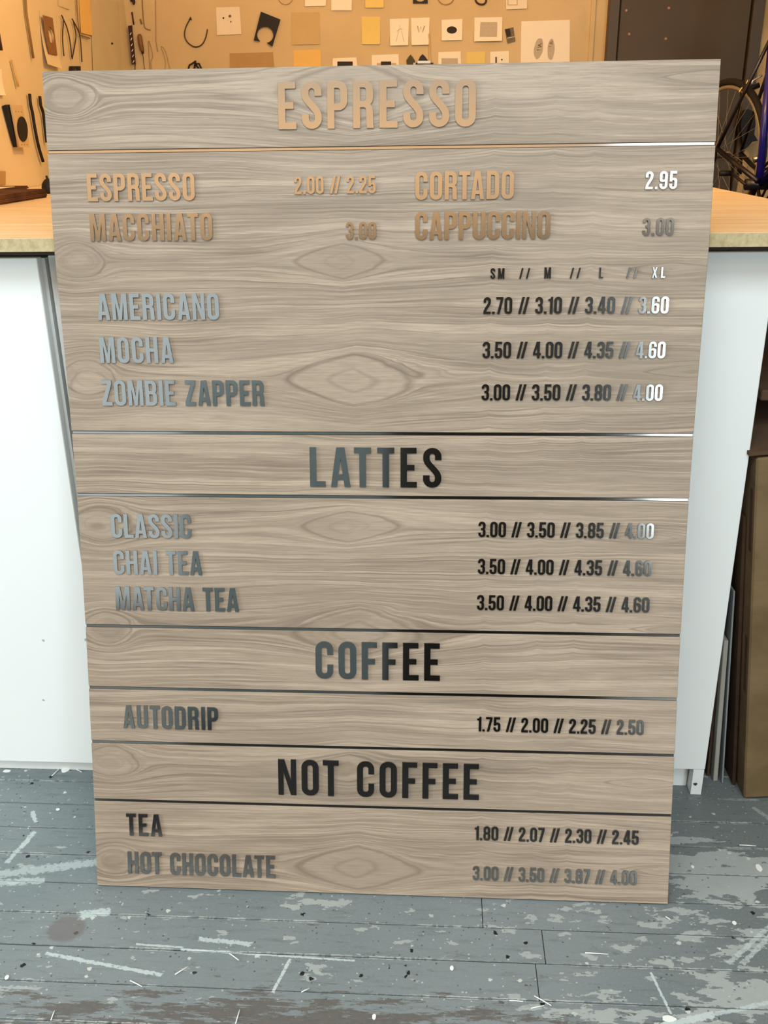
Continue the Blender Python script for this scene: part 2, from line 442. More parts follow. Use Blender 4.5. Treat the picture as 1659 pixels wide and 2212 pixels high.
# points on real planes of the room, read from the photograph's directions
def ray(px, py):
    return CF + CR * ((px - 829.5) / FPX) - CU * ((py - 1106.0) / FPX)
class Plane:
    def __init__(s, axis, val, e1, nrm): s.axis, s.val, s.e1, s.nrm = axis, val, Vector(e1), Vector(nrm)
    def at(s, px, py, off=0.0):
        d = ray(px, py); ax = s.axis; t = (s.val + s.nrm[ax] * off - CAM[ax]) / d[ax]
        return CAM + d * t
    def uv(s, px, py):
        P = s.at(px, py); return (P.dot(s.e1), P.z)
    def world(s, u, v, w_):
        P = s.e1 * u; P.z += v
        P[s.axis] = s.val
        return P + s.nrm * w_
WB = Plane(1, BACK_Y, (1, 0, 0), (0, -1, 0))
WL = Plane(0, LEFT_X, (0, 1, 0), (1, 0, 0))
def onz(px, py, z):
    d = ray(px, py); return CAM + d * ((z - CAM.z) / d.z)
def ony(px, py, y):
    d = ray(px, py); return CAM + d * ((y - CAM.y) / d.y)

def plate(name, pl, loops_px, th, mat, parent=None, off=0.001):
    """flat piece cut to an outline, fixed on a wall"""
    loops = [[pl.uv(*q) for q in lp] for lp in loops_px]
    me = outline_mesh(name, loops, th)
    for v in me.vertices: v.co = pl.world(v.co.x, v.co.y, v.co.z + off)
    if len(me.materials): me.materials.clear()
    me.materials.append(mat)
    o = bpy.data.objects.new(name, me); COL.objects.link(o)
    me.validate(); bm = bmesh.new(); bm.from_mesh(me); bmesh.ops.recalc_face_normals(bm, faces=bm.faces); bm.to_mesh(me); bm.free()
    if parent: attach(o, parent)
    return o
def attach(o, parent):
    o.parent = parent; o.matrix_parent_inverse = Matrix.Translation(-Vector(parent.location))
def sheet(name, pl, q, mat, curl=0.006, th=0.0006, off=0.0012, parent=None, bow=0.0):
    """paper pinned at its top, its lower edge lifting off the wall; q = four photo corners"""
    c = [Vector((*pl.uv(*p_), 0)) for p_ in q]          # tl tr br bl
    bm = bmesh.new(); N = 6; g = []
    for k in (0, 1):
        layer = []
        for i in range(N + 1):
            row = []
            for j in range(N + 1):
                s, t = j / N, i / N
                P = (c[0] * (1 - s) + c[1] * s) * (1 - t) + (c[3] * (1 - s) + c[2] * s) * t
                lift = curl * t ** 2.5 * 1.0 + bow * math.sin(PI * s) * t + off + k * th
                row.append(bm.verts.new(pl.world(P.x, P.y, lift)))
            layer.append(row)
        g.append(layer)
    for i in range(N):
        for j in range(N):
            bm.faces.new((g[1][i][j], g[1][i][j + 1], g[1][i + 1][j + 1], g[1][i + 1][j]))
            bm.faces.new((g[0][i][j], g[0][i + 1][j], g[0][i + 1][j + 1], g[0][i][j + 1]))
    for a, b_ in [((0, j), (0, j + 1)) for j in range(N)] + [((N, j + 1), (N, j)) for j in range(N)] + [((i + 1, 0), (i, 0)) for i in range(N)] + [((i, N), (i + 1, N)) for i in range(N)]:
        bm.faces.new((g[0][a[0]][a[1]], g[0][b_[0]][b_[1]], g[1][b_[0]][b_[1]], g[1][a[0]][a[1]]))
    bmesh.ops.recalc_face_normals(bm, faces=bm.faces)
    o = link(name, bm, mat, None, smooth=False)
    if parent: attach(o, parent)
    return o
def ell(cx, cy, a, b, n=20, rot=0.0, wob=0.0, t0=0, t1=2 * PI):
    out = []
    for k in range(n):
        t = t0 + (t1 - t0) * k / n; rr = 1 + wob * math.sin(5 * t + cx) + wob * 0.6 * math.sin(9 * t)
        x_, y_ = a * rr * math.cos(t), b * rr * math.sin(t)
        out.append((cx + x_ * math.cos(rot) - y_ * math.sin(rot), cy + x_ * math.sin(rot) + y_ * math.cos(rot)))
    return out
def rect(x0, y0, x1, y1): return [(x0, y0), (x1, y0), (x1, y1), (x0, y1)]

# ------------------------------------------------------------------ room shell
RX = 3.4; LX = -3.2
floor = struct(B('floor', LX, FRONT_Y, -0.12, RX, BACK_Y, -0.0125, MF))
struct(B('wall_back', LX, BACK_Y, -0.12, RX, BACK_Y + 0.12, CEIL_Z, M_WALLB))
struct(B('wall_left', LEFT_X - 0.10, 0.42, 0.0, LEFT_X, BACK_Y, CEIL_Z, M_WALLL))
struct(B('wall_right', RX, FRONT_Y, -0.12, RX + 0.12, BACK_Y, CEIL_Z, M_DARKWALL))
bm = bmesh.new()   # far left wall with its window opening
for a in ((FRONT_Y, -0.12, -2.0, CEIL_Z), (-0.6, -0.12, BACK_Y, CEIL_Z), (-2.0, -0.12, -0.6, 0.6), (-2.0, 1.9, -0.6, CEIL_Z)):
    box(bm, LX - 0.12, a[0], a[1], LX, a[2], a[3])
struct(link('wall_far_left', bm, M_DARKWALL))
bm = bmesh.new()
for a in ((-2.0, 0.6, -1.96, 1.9), (-0.64, 0.6, -0.6, 1.9), (-1.96, 0.6, -0.64, 0.64), (-1.96, 1.86, -0.64, 1.9)): box(bm, LX - 0.05, a[0], a[1], LX + 0.01, a[2], a[3])
struct(link('window_3', bm, M_WHITE))
# ceiling with openings for the daylight panel and the added overhead fill
bm = bmesh.new()
hx0, hx1, hy0, hy1 = 1.385, 2.06, -3.62, -2.28
kx0, kx1, ky0, ky1 = -0.67, 1.37, -1.97, -0.93
for a in ((LX, FRONT_Y, RX, hy0), (LX, hy0, hx0, hy1), (hx1, hy0, RX, hy1), (LX, hy1, RX, ky0), (LX, ky0, kx0, ky1), (kx1, ky0, RX, ky1), (LX, ky1, RX, BACK_Y)):
    box(bm, a[0], a[1], CEIL_Z, a[2], a[3], CEIL_Z + 0.1)
struct(link('ceiling', bm, M_CEIL))
bm = bmesh.new()   # front wall with two window openings
wins = [(-2.34, -0.46, 0.10, 1.95), (1.86, 3.06, 0.35, 2.05)]
xs = [LX, wins[0][0], wins[0][1], wins[1][0], wins[1][1], RX]
for a, b_ in ((xs[0], xs[1]), (xs[2], xs[3]), (xs[4], xs[5])): box(bm, a, FRONT_Y - 0.12, -0.12, b_, FRONT_Y, CEIL_Z)
for (a, b_, z0, z1) in wins:
    box(bm, a, FRONT_Y - 0.12, -0.12, b_, FRONT_Y, z0); box(bm, a, FRONT_Y - 0.12, z1, b_, FRONT_Y, CEIL_Z)
struct(link('wall_front', bm, M_DARKWALL))
for k, (a, b_, z0, z1) in enumerate(wins):
    bm = bmesh.new(); fw = 0.03
    box(bm, a, FRONT_Y - 0.05, z0, a + fw, FRONT_Y, z1); box(bm, b_ - fw, FRONT_Y - 0.05, z0, b_, FRONT_Y, z1)
    box(bm, a + fw, FRONT_Y - 0.05, z0, b_ - fw, FRONT_Y, z0 + fw); box(bm, a + fw, FRONT_Y - 0.05, z1 - fw, b_ - fw, FRONT_Y, z1)
    struct(link('window_%d' % (k + 1), bm, M_WHITE))
struct(B('reflected_trim', LX, FRONT_Y, CEIL_Z - 0.14, 1.70, FRONT_Y + 0.02, CEIL_Z - 0.001, M_CREAM, bev=0.002))  # pale band added out of view for the upper lettering to reflect
struct(B('reflected_panel', -0.42, FRONT_Y, 0.0, 0.38, FRONT_Y + 0.03, 1.75, plain('blue_grey_reflected_panel', (120, 140, 150), 0.4), bev=0.003))  # unseen bluish panel added for the headings to reflect
# low boxes added behind the viewer for the lettering to reflect
for lx0, lx1, mt, lab in ((-0.42, 0.36, plain('blue_grey_reflected_box', (160, 182, 192), 0.4), 'unseen blue-grey box added behind the viewer for the lettering to reflect'), (0.38, 1.16, plain('dark_brown_reflected_box', (44, 40, 34), 0.4), 'unseen dark brown box added behind the viewer for the lettering to reflect')):
    t_ = bpy.data.objects.new('reflected_box', None); COL.objects.link(t_); t_.location = ((lx0 + lx1) / 2, -2.15, 0); t_['label'] = lab; t_['category'] = 'reflected_box'
    for nm, y0_, y1_, z0_, z1_ in (('body', -2.4, -1.922, 0.03, 0.86), ('door', -1.92, -1.90, 0.05, 0.84), ('plinth', -2.38, -1.94, 0.0005, 0.0295)):
        o = B(nm, lx0 + .002, y0_, z0_, lx1 - .002, y1_, z1_, mt, bev=0.002); o.parent = t_; o.matrix_parent_inverse = Matrix.Translation(-Vector(t_.location))
mat_ = B('reflected_mat', -0.25, -1.86, 0.0004, 1.35, -0.44, 0.010, plain('black_reflected_mat', (34, 35, 35), 0.8, var=0.2, spec=0.2), bev=0.003)  # added out of view to darken reflections in the lower lettering
mat_['label'] = 'unseen black rubber mat added to darken what the low lettering reflects'; mat_['category'] = 'mat'
# vertical trim and door in the back wall
xt = WB.at(1278, 80).x
struct(B('trim_1', xt - 0.009, BACK_Y - 0.008, 0.0, xt + 0.009, BACK_Y, CEIL_Z, M_WALLB, bev=0.002))
xd0 = WB.at(1309, 70).x; xd1 = WB.at(1331, 70).x; xd2 = WB.at(1638, 70).x
door = struct(B('door_1', xd1 + 0.004, BACK_Y - 0.030, 0.01, xd2 - 0.045, BACK_Y - 0.004, CEIL_Z - 0.02, M_DOOR, bev=0.003))
bm = bmesh.new()
box(bm, xd0, BACK_Y - 0.045, 0.0, xd1, BACK_Y, CEIL_Z - 0.001, 0.002)
box(bm, xd2 - 0.04, BACK_Y - 0.045, 0.0, xd2, BACK_Y, CEIL_Z - 0.001, 0.002)
o = link('door_frame', bm, M_DOORF, door)
for (px, py) in ((1353, 23), (1445, 18), (1359, 74), (1438, 84)):
    P = WB.at(px, py, 0.030); bm = bmesh.new()
    bmesh.ops.create_cone(bm, cap_ends=True, segments=10, radius1=0.006, radius2=0.004, depth=0.004,
                          matrix=Matrix.Translation((P.x, BACK_Y - 0.032, P.z)) @ Matrix.Rotation(PI / 2, 4, 'X'))
    link('rivet', bm, plain('rivet_metal', (170, 130, 100), 0.4), door)

# floor boards, each its own piece of the floor
PW = 0.0635
row = 0; ends = {0: 0.712, 1: 0.623, -1: 0.697}
rnd = random.Random(3)
y0 = -0.12
for k in range(-19, 14):
    ya = y0 + k * PW; yb = ya + PW
    if k in ends: cuts = [ends[k]]
    else: cuts = [rnd.uniform(-0.4, 1.3)]
    if k == 0: cuts = [0.712]
    xs_ = [-1.5] + sorted(cuts) + [2.6]
    if k == 0: xs_ = [-1.5, 0.712, 2.6]
    xs_[0] -= rnd.uniform(0, 0.3); xs_[-1] += rnd.uniform(0, 0.3)
    for a, b_ in zip(xs_, xs_[1:]):
        dz = rnd.uniform(-0.0005, 0.0)
        B('floor_board', a + 0.0005, ya + 0.0005, -0.012, b_ - 0.0005, yb - 0.0005, dz, MF, floor, bev=0.0008)

# ------------------------------------------------------------------ workbench
HB = 0.998; TY = 0.2076
top = thing('worktop', 'honey coloured wooden worktop of joined boards behind the menu board', 'worktop', (0.3, 1.0, 0.979))
def under(name, parent, *a, **k):
    o = B(name, *a, **k); attach(o, parent); return o
yj = [TY, 0.437, 0.80, 1.16, 1.5, 1.78]
for i in range(5):
    bm = bmesh.new(); box(bm, -0.655, yj[i] + (0.0006 if i else 0), 0.9795, 1.212, yj[i + 1] - 0.0006, HB, 0.0012)
    o = link('top_board', bm, [M_TOP], None); attach(o, top)
o = under('edge_strip', top, -0.655, TY - 0.003, 0.9795, 1.212, TY - 0.0002, HB - 0.0004, M_EDGE); o['label'] = 'pale raw front edge of the worktop'
o = under('support_rail', top, -0.64, 0.285, 0.966, 1.19, 0.30, 0.9793, plain('dark_rail', (70, 56, 44), 0.7))

def cabinet(x0, x1, yf, z0, z1, label, carc=-0.0004, depth=0.55):
    t = thing('cabinet', label, 'cabinet', ((x0 + x1) / 2, yf + depth / 2, 0), 'white cabinets under the worktop')
    under('door_panel', t, x0, yf, z0, x1, yf + 0.017, z1, M_WHITE, bev=0.0012)
    under('carcass', t, x0 + 0.004, yf + 0.0175, z0 + 0.02, x1 + carc, yf + depth, z1 - 0.002, M_WHITE)
    under('kick_board', t, x0 + 0.01, yf + 0.026, 0.0002, x1 - 0.022, yf + 0.036, z0 + 0.0195, M_WHITE)
    return t
c1 = cabinet(-0.60, -0.0615, 0.27, 0.036, 0.963, 'white cabinet under the worktop left of the menu board, its panel scratched', carc=0.0045)
c2 = cabinet(-0.0515, 0.497, 0.287, 0.05, 0.965, 'white cabinet mostly hidden behind the menu board, only a sliver showing at its left edge')
c3 = cabinet(0.503, 1.0345, 0.27, 0.056, 0.965, 'white cabinet under the worktop right of the menu board, standing on a square leg')
leg = under('leg', c3, 1.0145, 0.271, 0.0003, 1.0335, 0.31, 0.0555, M_WHITE); leg['label'] = 'scuffed white square leg'
P = ony(1502, 1694, 0.2705)
bm = bmesh.new(); vs = [bm.verts.new((P.x + 0.0035 * math.cos(t) * (1 + .3 * math.sin(3 * t)), 0.2702, P.z + 0.0028 * math.sin(t) * (1 + .3 * math.cos(5 * t)))) for t in [2 * PI * i / 14 for i in range(14)]]
bm.faces.new(vs); r_ = bmesh.ops.extrude_face_region(bm, geom=list(bm.faces)); bmesh.ops.translate(bm, vec=(0, 0.0006, 0), verts=[v for v in r_['geom'] if isinstance(v, bmesh.types.BMVert)])
bmesh.ops.recalc_face_normals(bm, faces=bm.faces)
o = link('dirt_mark', bm, M_INKD); attach(o, c3)

# ------------------------------------------------------------------ menu board
KT = [(0, 0), (.15, .0075), (.25, .011), (.34, .014), (.44, .0168), (.55, .0178), (.65, .0172), (.74, .0146), (.85, .0092), (.95, .0034), (1.016, 0.0), (1.3, 0.0)]
def sagk(v):
    v = min(max(v, 0), 1.29)
    for (a, ka), (b_, kb) in zip(KT, KT[1:]):
        if a <= v <= b_:
            i = KT.index((a, ka)); pa = KT[max(i - 1, 0)]; pb = KT[min(i + 2, len(KT) - 1)]
            ma = (kb - pa[1]) / (b_ - pa[0]); mb = (pb[1] - ka) / (pb[0] - a); h_ = b_ - a; t = (v - a) / h_
            return max(0.0, (2*t**3-3*t**2+1)*ka + (t**3-2*t**2+t)*h_*ma + (-2*t**3+3*t**2)*kb + (t**3-t**2)*h_*mb)
def sag(v):
    """the thin board sags backwards between the floor and the worktop edge"""
    k = sagk(v); return 1.344 * k, (v - 0.89) * k      # (how far back, how far along the board)
def bend(bm):
    zs = [v.co.z for v in bm.verts]; z = math.ceil(min(zs) / .02) * .02
    while z < max(zs) - 1e-4:
        if z > min(zs) + 1e-3:
            bmesh.ops.bisect_plane(bm, geom=list(bm.verts) + list(bm.edges) + list(bm.faces), plane_co=(0, 0, z), plane_no=(0, 0, 1))
        z += .02
    for v in bm.verts:
        a, b_ = sag(v.co.z); v.co.y += a; v.co.z += b_
LEAN = 0.1906; BW = 0.914; BH = 1.2358; BT = 0.0115
board = thing('menu_board', 'large grey walnut coffee menu board with raised metal lettering leaning on the workbench', 'menu board', (0, 0, 0.0028))
board.rotation_euler = (-LEAN, 0, 0)
STR = [1.1305, 0.7391, 0.6458, 0.4415, 0.3411, 0.2507, 0.1513]; SH = 0.0021
M_BACKB = plain('board_core', (120, 100, 80), 0.7)
lv = [BH] + STR + [0.0]
bm = bmesh.new(); box(bm, 0.0, 0.004, 0.0, BW, BT, BH); bend(bm); link('backing_board', bm, M_BACKB, board)
for i in range(len(lv) - 1):
    z1_ = lv[i] - (SH if i else 0); z0_ = lv[i + 1] + (SH if i < len(lv) - 2 else 0)
    bm = bmesh.new(); box(bm, 0.0, 0.0, z0_ + 0.0003, BW, 0.0038, z1_ - 0.0003, 0.0005); bend(bm)
    link('wood_panel', bm, MW, board)
for i, s in enumerate(STR):
    bm = bmesh.new(); box(bm, 0.001, 0.0012, s - SH + 0.0002, BW - 0.001, 0.0038, s + SH - 0.0002, 0.0003); bend(bm)
    link('metal_strip', bm, ML, board)

# --- condensed sans lettering, cap height 1
S = 0.158; Hh = 0.142
def arc(cx, cy, rx, ry, a0, a1, n=7):
    return [(cx + rx * math.cos(math.radians(a0 + (a1 - a0) * i / n)), cy + ry * math.sin(math.radians(a0 + (a1 - a0) * i / n))) for i in range(n + 1)]
def rr(x0, y0, x1, y1, r, cs='tl tr br bl'):
    out = []; r = min(r, (x1 - x0) / 2)
    ry = min(r, (y1 - y0) / 2)
    for nm, cx, cy, a in (('br', x1 - r, y0 + ry, -90), ('tr', x1 - r, y1 - ry, 0), ('tl', x0 + r, y1 - ry, 90), ('bl', x0 + r, y0 + ry, 180)):
        if nm in cs: out += arc(cx, cy, r, ry, a, a + 90)
        else: out.append({'br': (x1, y0), 'tr': (x1, y1), 'tl': (x0, y1), 'bl': (x0, y0)}[nm])
    return out
def stroke(pts, w=S, wv=Hh):
    """constant pen along a path; returns one closed outline"""
    L, R = [], []
    n = len(pts)
    for i in range(n):
        x0, y0_ = pts[max(i - 1, 0)]; x1, y1_ = pts[min(i + 1, n - 1)]
        dx, dy = x1 - x0, y1_ - y0_; l_ = math.hypot(dx, dy) or 1; nx, ny = -dy / l_, dx / l_
        hw = 0.5 * (w * abs(nx) + wv * abs(ny)) / max(1e-6, (abs(nx) + abs(ny)))
        hw = 0.5 * math.sqrt((w * nx) ** 2 + (wv * ny) ** 2)
        x, y = pts[i]; L.append((x + nx * hw, y + ny * hw)); R.append((x - nx * hw, y - ny * hw))
    return L + R[::-1]
def glyphs():
    g = {}
    s, h = S, Hh
    W = .46; hs = s / 2; hh = h / 2
    g['O'] = g['0'] = (W, [rr(0, 0, W, 1, .215), rr(s, h, W - s, 1 - h, .07)])
    g['E'] = (.405, [[(0, 0), (.405, 0), (.405, h), (s, h), (s, .43), (.345, .43), (.345, .43 + h), (s, .43 + h), (s, 1 - h), (.395, 1 - h), (.395, 1), (0, 1)]])
    g['F'] = (.39, [[(0, 0), (s, 0), (s, .41), (.34, .41), (.34, .41 + h), (s, .41 + h), (s, 1 - h), (.39, 1 - h), (.39, 1), (0, 1)]])
    g['L'] = (.385, [[(0, 0), (.385, 0), (.385, h), (s, h), (s, 1), (0, 1)]])
    g['T'] = (.42, [[(.21 - hs, 0), (.21 + hs, 0), (.21 + hs, 1 - h), (.42, 1 - h), (.42, 1), (0, 1), (0, 1 - h), (.21 - hs, 1 - h)]])
    g['I'] = (s, [rect(0, 0, s, 1)])
    g['H'] = (.47, [[(0, 0), (s, 0), (s, .43), (.47 - s, .43), (.47 - s, 0), (.47, 0), (.47, 1), (.47 - s, 1), (.47 - s, .43 + h), (s, .43 + h), (s, 1), (0, 1)]])
    g['N'] = (.48, [[(0, 0), (.14, 0), (.14, .66), (.335, 0), (.48, 0), (.48, 1), (.34, 1), (.34, .40), (.165, 1), (0, 1)]])
    g['M'] = (.60, [[(0, 0), (.145, 0), (.145, .68), (.24, 0), (.36, 0), (.455, .68), (.455, 0), (.60, 0), (.60, 1), (.405, 1), (.30, .36), (.195, 1), (0, 1)]])
    g['A'] = (.49, [[(0, 0), (.148, 0), (.172, .185), (.318, .185), (.342, 0), (.49, 0), (.345, 1), (.145, 1)], [(.192, .32), (.245, .74), (.298, .32)]])
    g['Z'] = (.42, [[(0, 0), (.41, 0), (.41, h), (.17, h), (.415, .86), (.415, 1), (.015, 1), (.015, 1 - h), (.245, 1 - h), (0, .14)]])
    g['X'] = (.49, [[(0, 0), (.15, 0), (.245, .32), (.34, 0), (.49, 0), (.33, .51), (.48, 1), (.33, 1), (.248, .72), (.165, 1), (.01, 1), (.16, .51)]])
    g['U'] = (W, [[(0, 1), (0, .215)] + arc(.215, .2, .215, .2, 180, 270) + arc(W - .215, .2, .215, .2, 270, 360) + [(W, 1), (W - s, 1), (W - s, .21)] + arc(W - s - .07, h + .07, .07, .07, 0, -90) + arc(s + .07, h + .07, .07, .07, -90, -180) + [(s, 1)]])
    g['D'] = (W, [rr(0, 0, W, 1, .21, 'tr br'), rr(s, h, W - s, 1 - h, .065, 'tr br')])
    g['P'] = (.45, [[(0, 0), (s, 0), (s, .385)] + arc(.45 - .2, .585, .2, .2, -90, 0) + arc(.45 - .2, .80, .2, .2, 0, 90) + [(0, 1)], rr(s, .385 + h, .45 - s, 1 - h, .065, 'tr br')])
    g['B'] = (.46, [[(0, 0)] + arc(.46 - .2, .2, .2, .2, -90, 0) + [(.46, .40), (.44, .475), (.395, .52), (.43, .565), (.45, .63)] + arc(.45 - .2, .80, .2, .2, 0, 90) + [(0, 1)],
                    rr(s, h, .46 - s, .45, .06, 'tr br'), rr(s, .45 + .13, .45 - s, 1 - h, .06, 'tr br')])
    g['R'] = (.465, [[(0, 0), (s, 0), (s, .44), (.245, .44), (.28, .425), (.295, .38), (.295, .10), (.31, 0), (.465, 0), (.453, .08), (.45, .35), (.435, .44), (.39, .50), (.435, .56), (.452, .64)] + arc(.452 - .2, .80, .2, .2, 0, 90) + [(0, 1)],
                     rr(s, .44 + h - .01, .452 - s, 1 - h, .06, 'tr br')])
    g['C'] = (.455, [[(.455, .64), (.455, .79)] + arc(.24, .785, .215, .215, 0, 90)[1:] + arc(.215, .785, .215, .215, 90, 180) + arc(.215, .215, .215, .215, 180, 270) + arc(.24, .215, .215, .215, 270, 360) + [(.455, .38), (.455 - s + .008, .38), (.455 - s + .008, h + .07)]
                    + arc(.455 - s + .008 - .067, h + .07, .067, .07, 0, -90)[1:] + arc(s + .067, h + .07, .067, .07, -90, -180) + arc(s + .067, 1 - h - .07, .067, .07, 180, 90) + arc(.455 - s + .008 - .067, 1 - h - .07, .067, .07, 90, 0) + [(.455 - s + .008, .64)]])
    c = .45; rO = .225 - hs
    def sp(*seg):
        o_ = []
        for q in seg: o_ += q
        return o_
    x0, x1 = hs, c - hs; yt, yb = 1 - hh, hh
    cx = c / 2; rx = cx - hs
    ya = 1 - .215; yb_ = .215; ry = ya and (yt - ya)
    g['S'] = (c, [stroke(sp([(x1, .695), (x1, .74)], arc(cx, ya, rx, yt - ya, 0, 180, 12), [(x0, .73), (x0 + .006, .69), (x0 + .03, .635), (x0 + .075, .575), (cx, .50), (x1 - .075, .42), (x1 - .03, .36), (x1 - .006, .305), (x1, .27)], arc(cx, yb_, rx, yb_ - yb, 0, -180, 12), [(x0, .26), (x0, .31)]))])
    g['8'] = (W, [rr(0, 0, W, .56, .21, 'bl br')[:0] + arc(W - .2, .2, .2, .2, -90, 0) + [(W, .38), (W - .015, .45), (W - .055, .51), (W - .02, .57), (W - .01, .63)] + arc(W - .21, .80, .2, .2, 0, 90) + arc(.21, .80, .2, .2, 90, 180) + [(.01, .63), (.02, .57), (.055, .51), (.015, .45), (0, .38)] + arc(.2, .2, .2, .2, 180, 270),
                  rr(s, h, W - s, .445, .065), rr(s + .004, .575, W - s - .004, 1 - h, .065)])
    g['6'] = (W, [[(W - .0, .70), (W, .79)] + arc(W - .215, .785, .215, .215, 0, 90)[1:] + arc(.215, .785, .215, .215, 90, 180) + arc(.215, .215, .215, .215, 180, 270) + arc(W - .215, .215, .215, .215, 270, 360) + [(W, .45)] + arc(W - .17, .45, .17, .155, 0, 90)[1:] + [(.24, .605), (.19, .59), (s, .565), (s, 1 - h - .06)] + arc(s + .065, 1 - h - .06, .065, .06, 180, 90) + arc(W - s - .065, 1 - h - .06, .065, .06, 90, 0) + [(W - s, .70)],
                  rr(s, h, W - s, .475, .065)])
    six = g['6'][1]
    g['9'] = (W, [[(W - a, 1 - b_) for a, b_ in lp] for lp in six])
    g['2'] = (.445, [[(0, 0), (.435, 0), (.435, h), (.165, h), (.17, .18), (.20, .245), (.36, .50), (.415, .60), (.435, .70), (.435, .79)] + arc(.225, .785, .215, .215, 0, 90)[1:] + arc(.215, .785, .213, .215, 90, 180) + [(0, .66), (s - .005, .66), (s - .005, .80)] + arc(.217, .80, .062, .06, 180, 0) + [(.279, .72), (.265, .66), (.235, .59), (.09, .36), (.02, .22), (0, .13)]])
    g['3'] = (.45, [[(0, .29), (0, .21)] + arc(.215, .215, .215, .215, 180, 270) + arc(.235, .215, .215, .215, 270, 360) + [(.45, .38), (.435, .455), (.39, .515), (.43, .57), (.447, .64), (.447, .79)] + arc(.232, .785, .215, .215, 0, 90)[1:] + arc(.215, .785, .213, .215, 90, 180) + [(0, .72), (s - .005, .72), (s - .005, .80)] + arc(.222, .80, .066, .06, 180, 0) + [(.288, .65), (.275, .605), (.23, .585), (.165, .585), (.165, .45), (.23, .45), (.275, .43), (.29, .38), (.29, .20)] + arc(.222, .20, .068, .06, 0, -180) + [(s - .005, .29)]])
    g['4'] = (.47, [[(.25, 0), (.40, 0), (.40, .18), (.47, .18), (.47, .315), (.40, .315), (.40, 1), (.20, 1), (0, .315), (0, .18), (.25, .18)], [(.125, .315), (.25, .74), (.25, .315)]])
    g['5'] = (.45, [[(.0, .30), (.0, .21)] + arc(.215, .215, .215, .215, 180, 270) + arc(.235, .215, .215, .215, 270, 360) + [(.45, .46)] + arc(.28, .46, .17, .17, 0, 90)[1:] + [(.22, .63), (.17, .60), (.175, 1 - h), (.42, 1 - h), (.42, 1), (.03, 1), (.012, .42), (s, .42), (.165, .465), (.22, .50), (.275, .485), (.292, .44), (.292, .20)] + arc(.224, .20, .068, .06, 0, -180) + [(s - .002, .30)]])
    g['7'] = (.42, [[(.06, 0), (.215, 0), (.42, .86), (.42, 1), (0, 1), (0, 1 - h), (.265, 1 - h)]])
    g['1'] = (.28, [[(.115, 0), (.28, 0), (.28, 1), (.165, 1), (.14, .93), (.09, .885), (0, .87), (0, .765), (.115, .765)]])
    g['.'] = (.15, [rect(0, 0, .15, .145)])
    g['/'] = (.38, [[(0, 0), (.15, 0), (.38, 1), (.23, 1)]])
    return g
G = glyphs()
KERN = {('T', 'E'): .0, ('L', 'A'): -.02, ('T', 'O'): -.03, ('T', 'A'): -.06, ('A', 'T'): -.06, ('L', 'L'): 0, ('/', '/'): -.185, ('P', 'A'): -.06, ('A', 'C'): -.02,
        ('7', '.'): -.0, ('R', 'T'): -.02, ('O', 'T'): -.03, ('.', '7'): -.0}
glyph_cache = {}
LT = 0.0026
def glyph_mesh(ch, cap, nm):
    key = (ch, round(cap, 4))
    if key not in glyph_cache:
        loops = [[(a * cap, b_ * cap) for a, b_ in lp] for lp in G[ch][1]]
        clean = []
        for lp in loops:
            q = [lp[0]]
            for p_ in lp[1:]:
                if math.hypot(p_[0] - q[-1][0], p_[1] - q[-1][1]) > cap * 0.004: q.append(p_)
            if math.hypot(q[0][0] - q[-1][0], q[0][1] - q[-1][1]) < cap * 0.004: q.pop()
            clean.append(q)
        me = outline_mesh(nm, clean, LT, 0.0)
        me.transform(Matrix.Rotation(PI / 2, 4, 'X'))   # local z (front) -> -y
        me.materials.clear(); me.materials.append(ML)
        glyph_cache[key] = me
    return glyph_cache[key]
NAME = {'.': 'decimal_point', '/': 'slash'}
def write(text, x0, x1, zb, cap, spc=0.20):
    """set one word or price line so that it spans x0..x1 with its base at zb"""
    wid = []; n = 0
    tot = 0; items = []
    prev = None
    for ch in text:
        if ch == ' ': tot += spc; prev = None; items.append((' ', spc)); continue
        k = KERN.get((prev, ch), 0) if prev else 0
        items.append((ch, k)); tot += G[ch][0] + k; prev = ch
    gaps = len(text) - 1
    gap = ((x1 - x0) / cap - tot) / gaps if gaps else 0
    x = x0
    for i, (ch, k) in enumerate(items):
        if ch == ' ': x += (k + gap) * cap; continue
        x += k * cap
        nm = NAME.get(ch, 'digit' if ch.isdigit() else 'letter')
        o = bpy.data.objects.new(nm, glyph_mesh(ch, cap, nm)); COL.objects.link(o); o.parent = board
        vm = zb + cap / 2; k_ = sagk(vm); ang = math.atan2(sag(vm + cap * .4)[0] - sag(vm - cap * .4)[0], cap * .8)
        C_ = Vector((0.549, -1.344, 0.89)); Pm = C_ + (Vector((x, -0.0002, vm)) - C_) * (1 + k_)
        o.rotation_euler = (-ang, 0, 0); o.scale = (1 + k_,) * 3
        o.location = Pm - Vector((0, math.sin(ang), math.cos(ang))) * (cap / 2 * (1 + k_))
        x += (G[ch][0] + gap) * cap
c_ = 0.0368; pcap = 0.0231; hc = 0.0595
write('ESPRESSO', 0.3261, 0.5938, 1.1555, 0.0604)
write('ESPRESSO', 0.0543, 0.2066, 1.0640, c_)
write('MACCHIATO', 0.0549, 0.2294, 1.0102, c_)
write('2.00 // 2.25', 0.3460, 0.4585, 1.0709, pcap)
write('3.00', 0.4169, 0.4589, 1.0100, pcap)
write('CORTADO', 0.5128, 0.6471, 1.0616, c_)
write('CAPPUCCINO', 0.5130, 0.6978, 1.0087, c_)
write('2.95', 0.8235, 0.8655, 1.0722, pcap)
write('3.00', 0.8228, 0.8647, 1.0121, pcap)
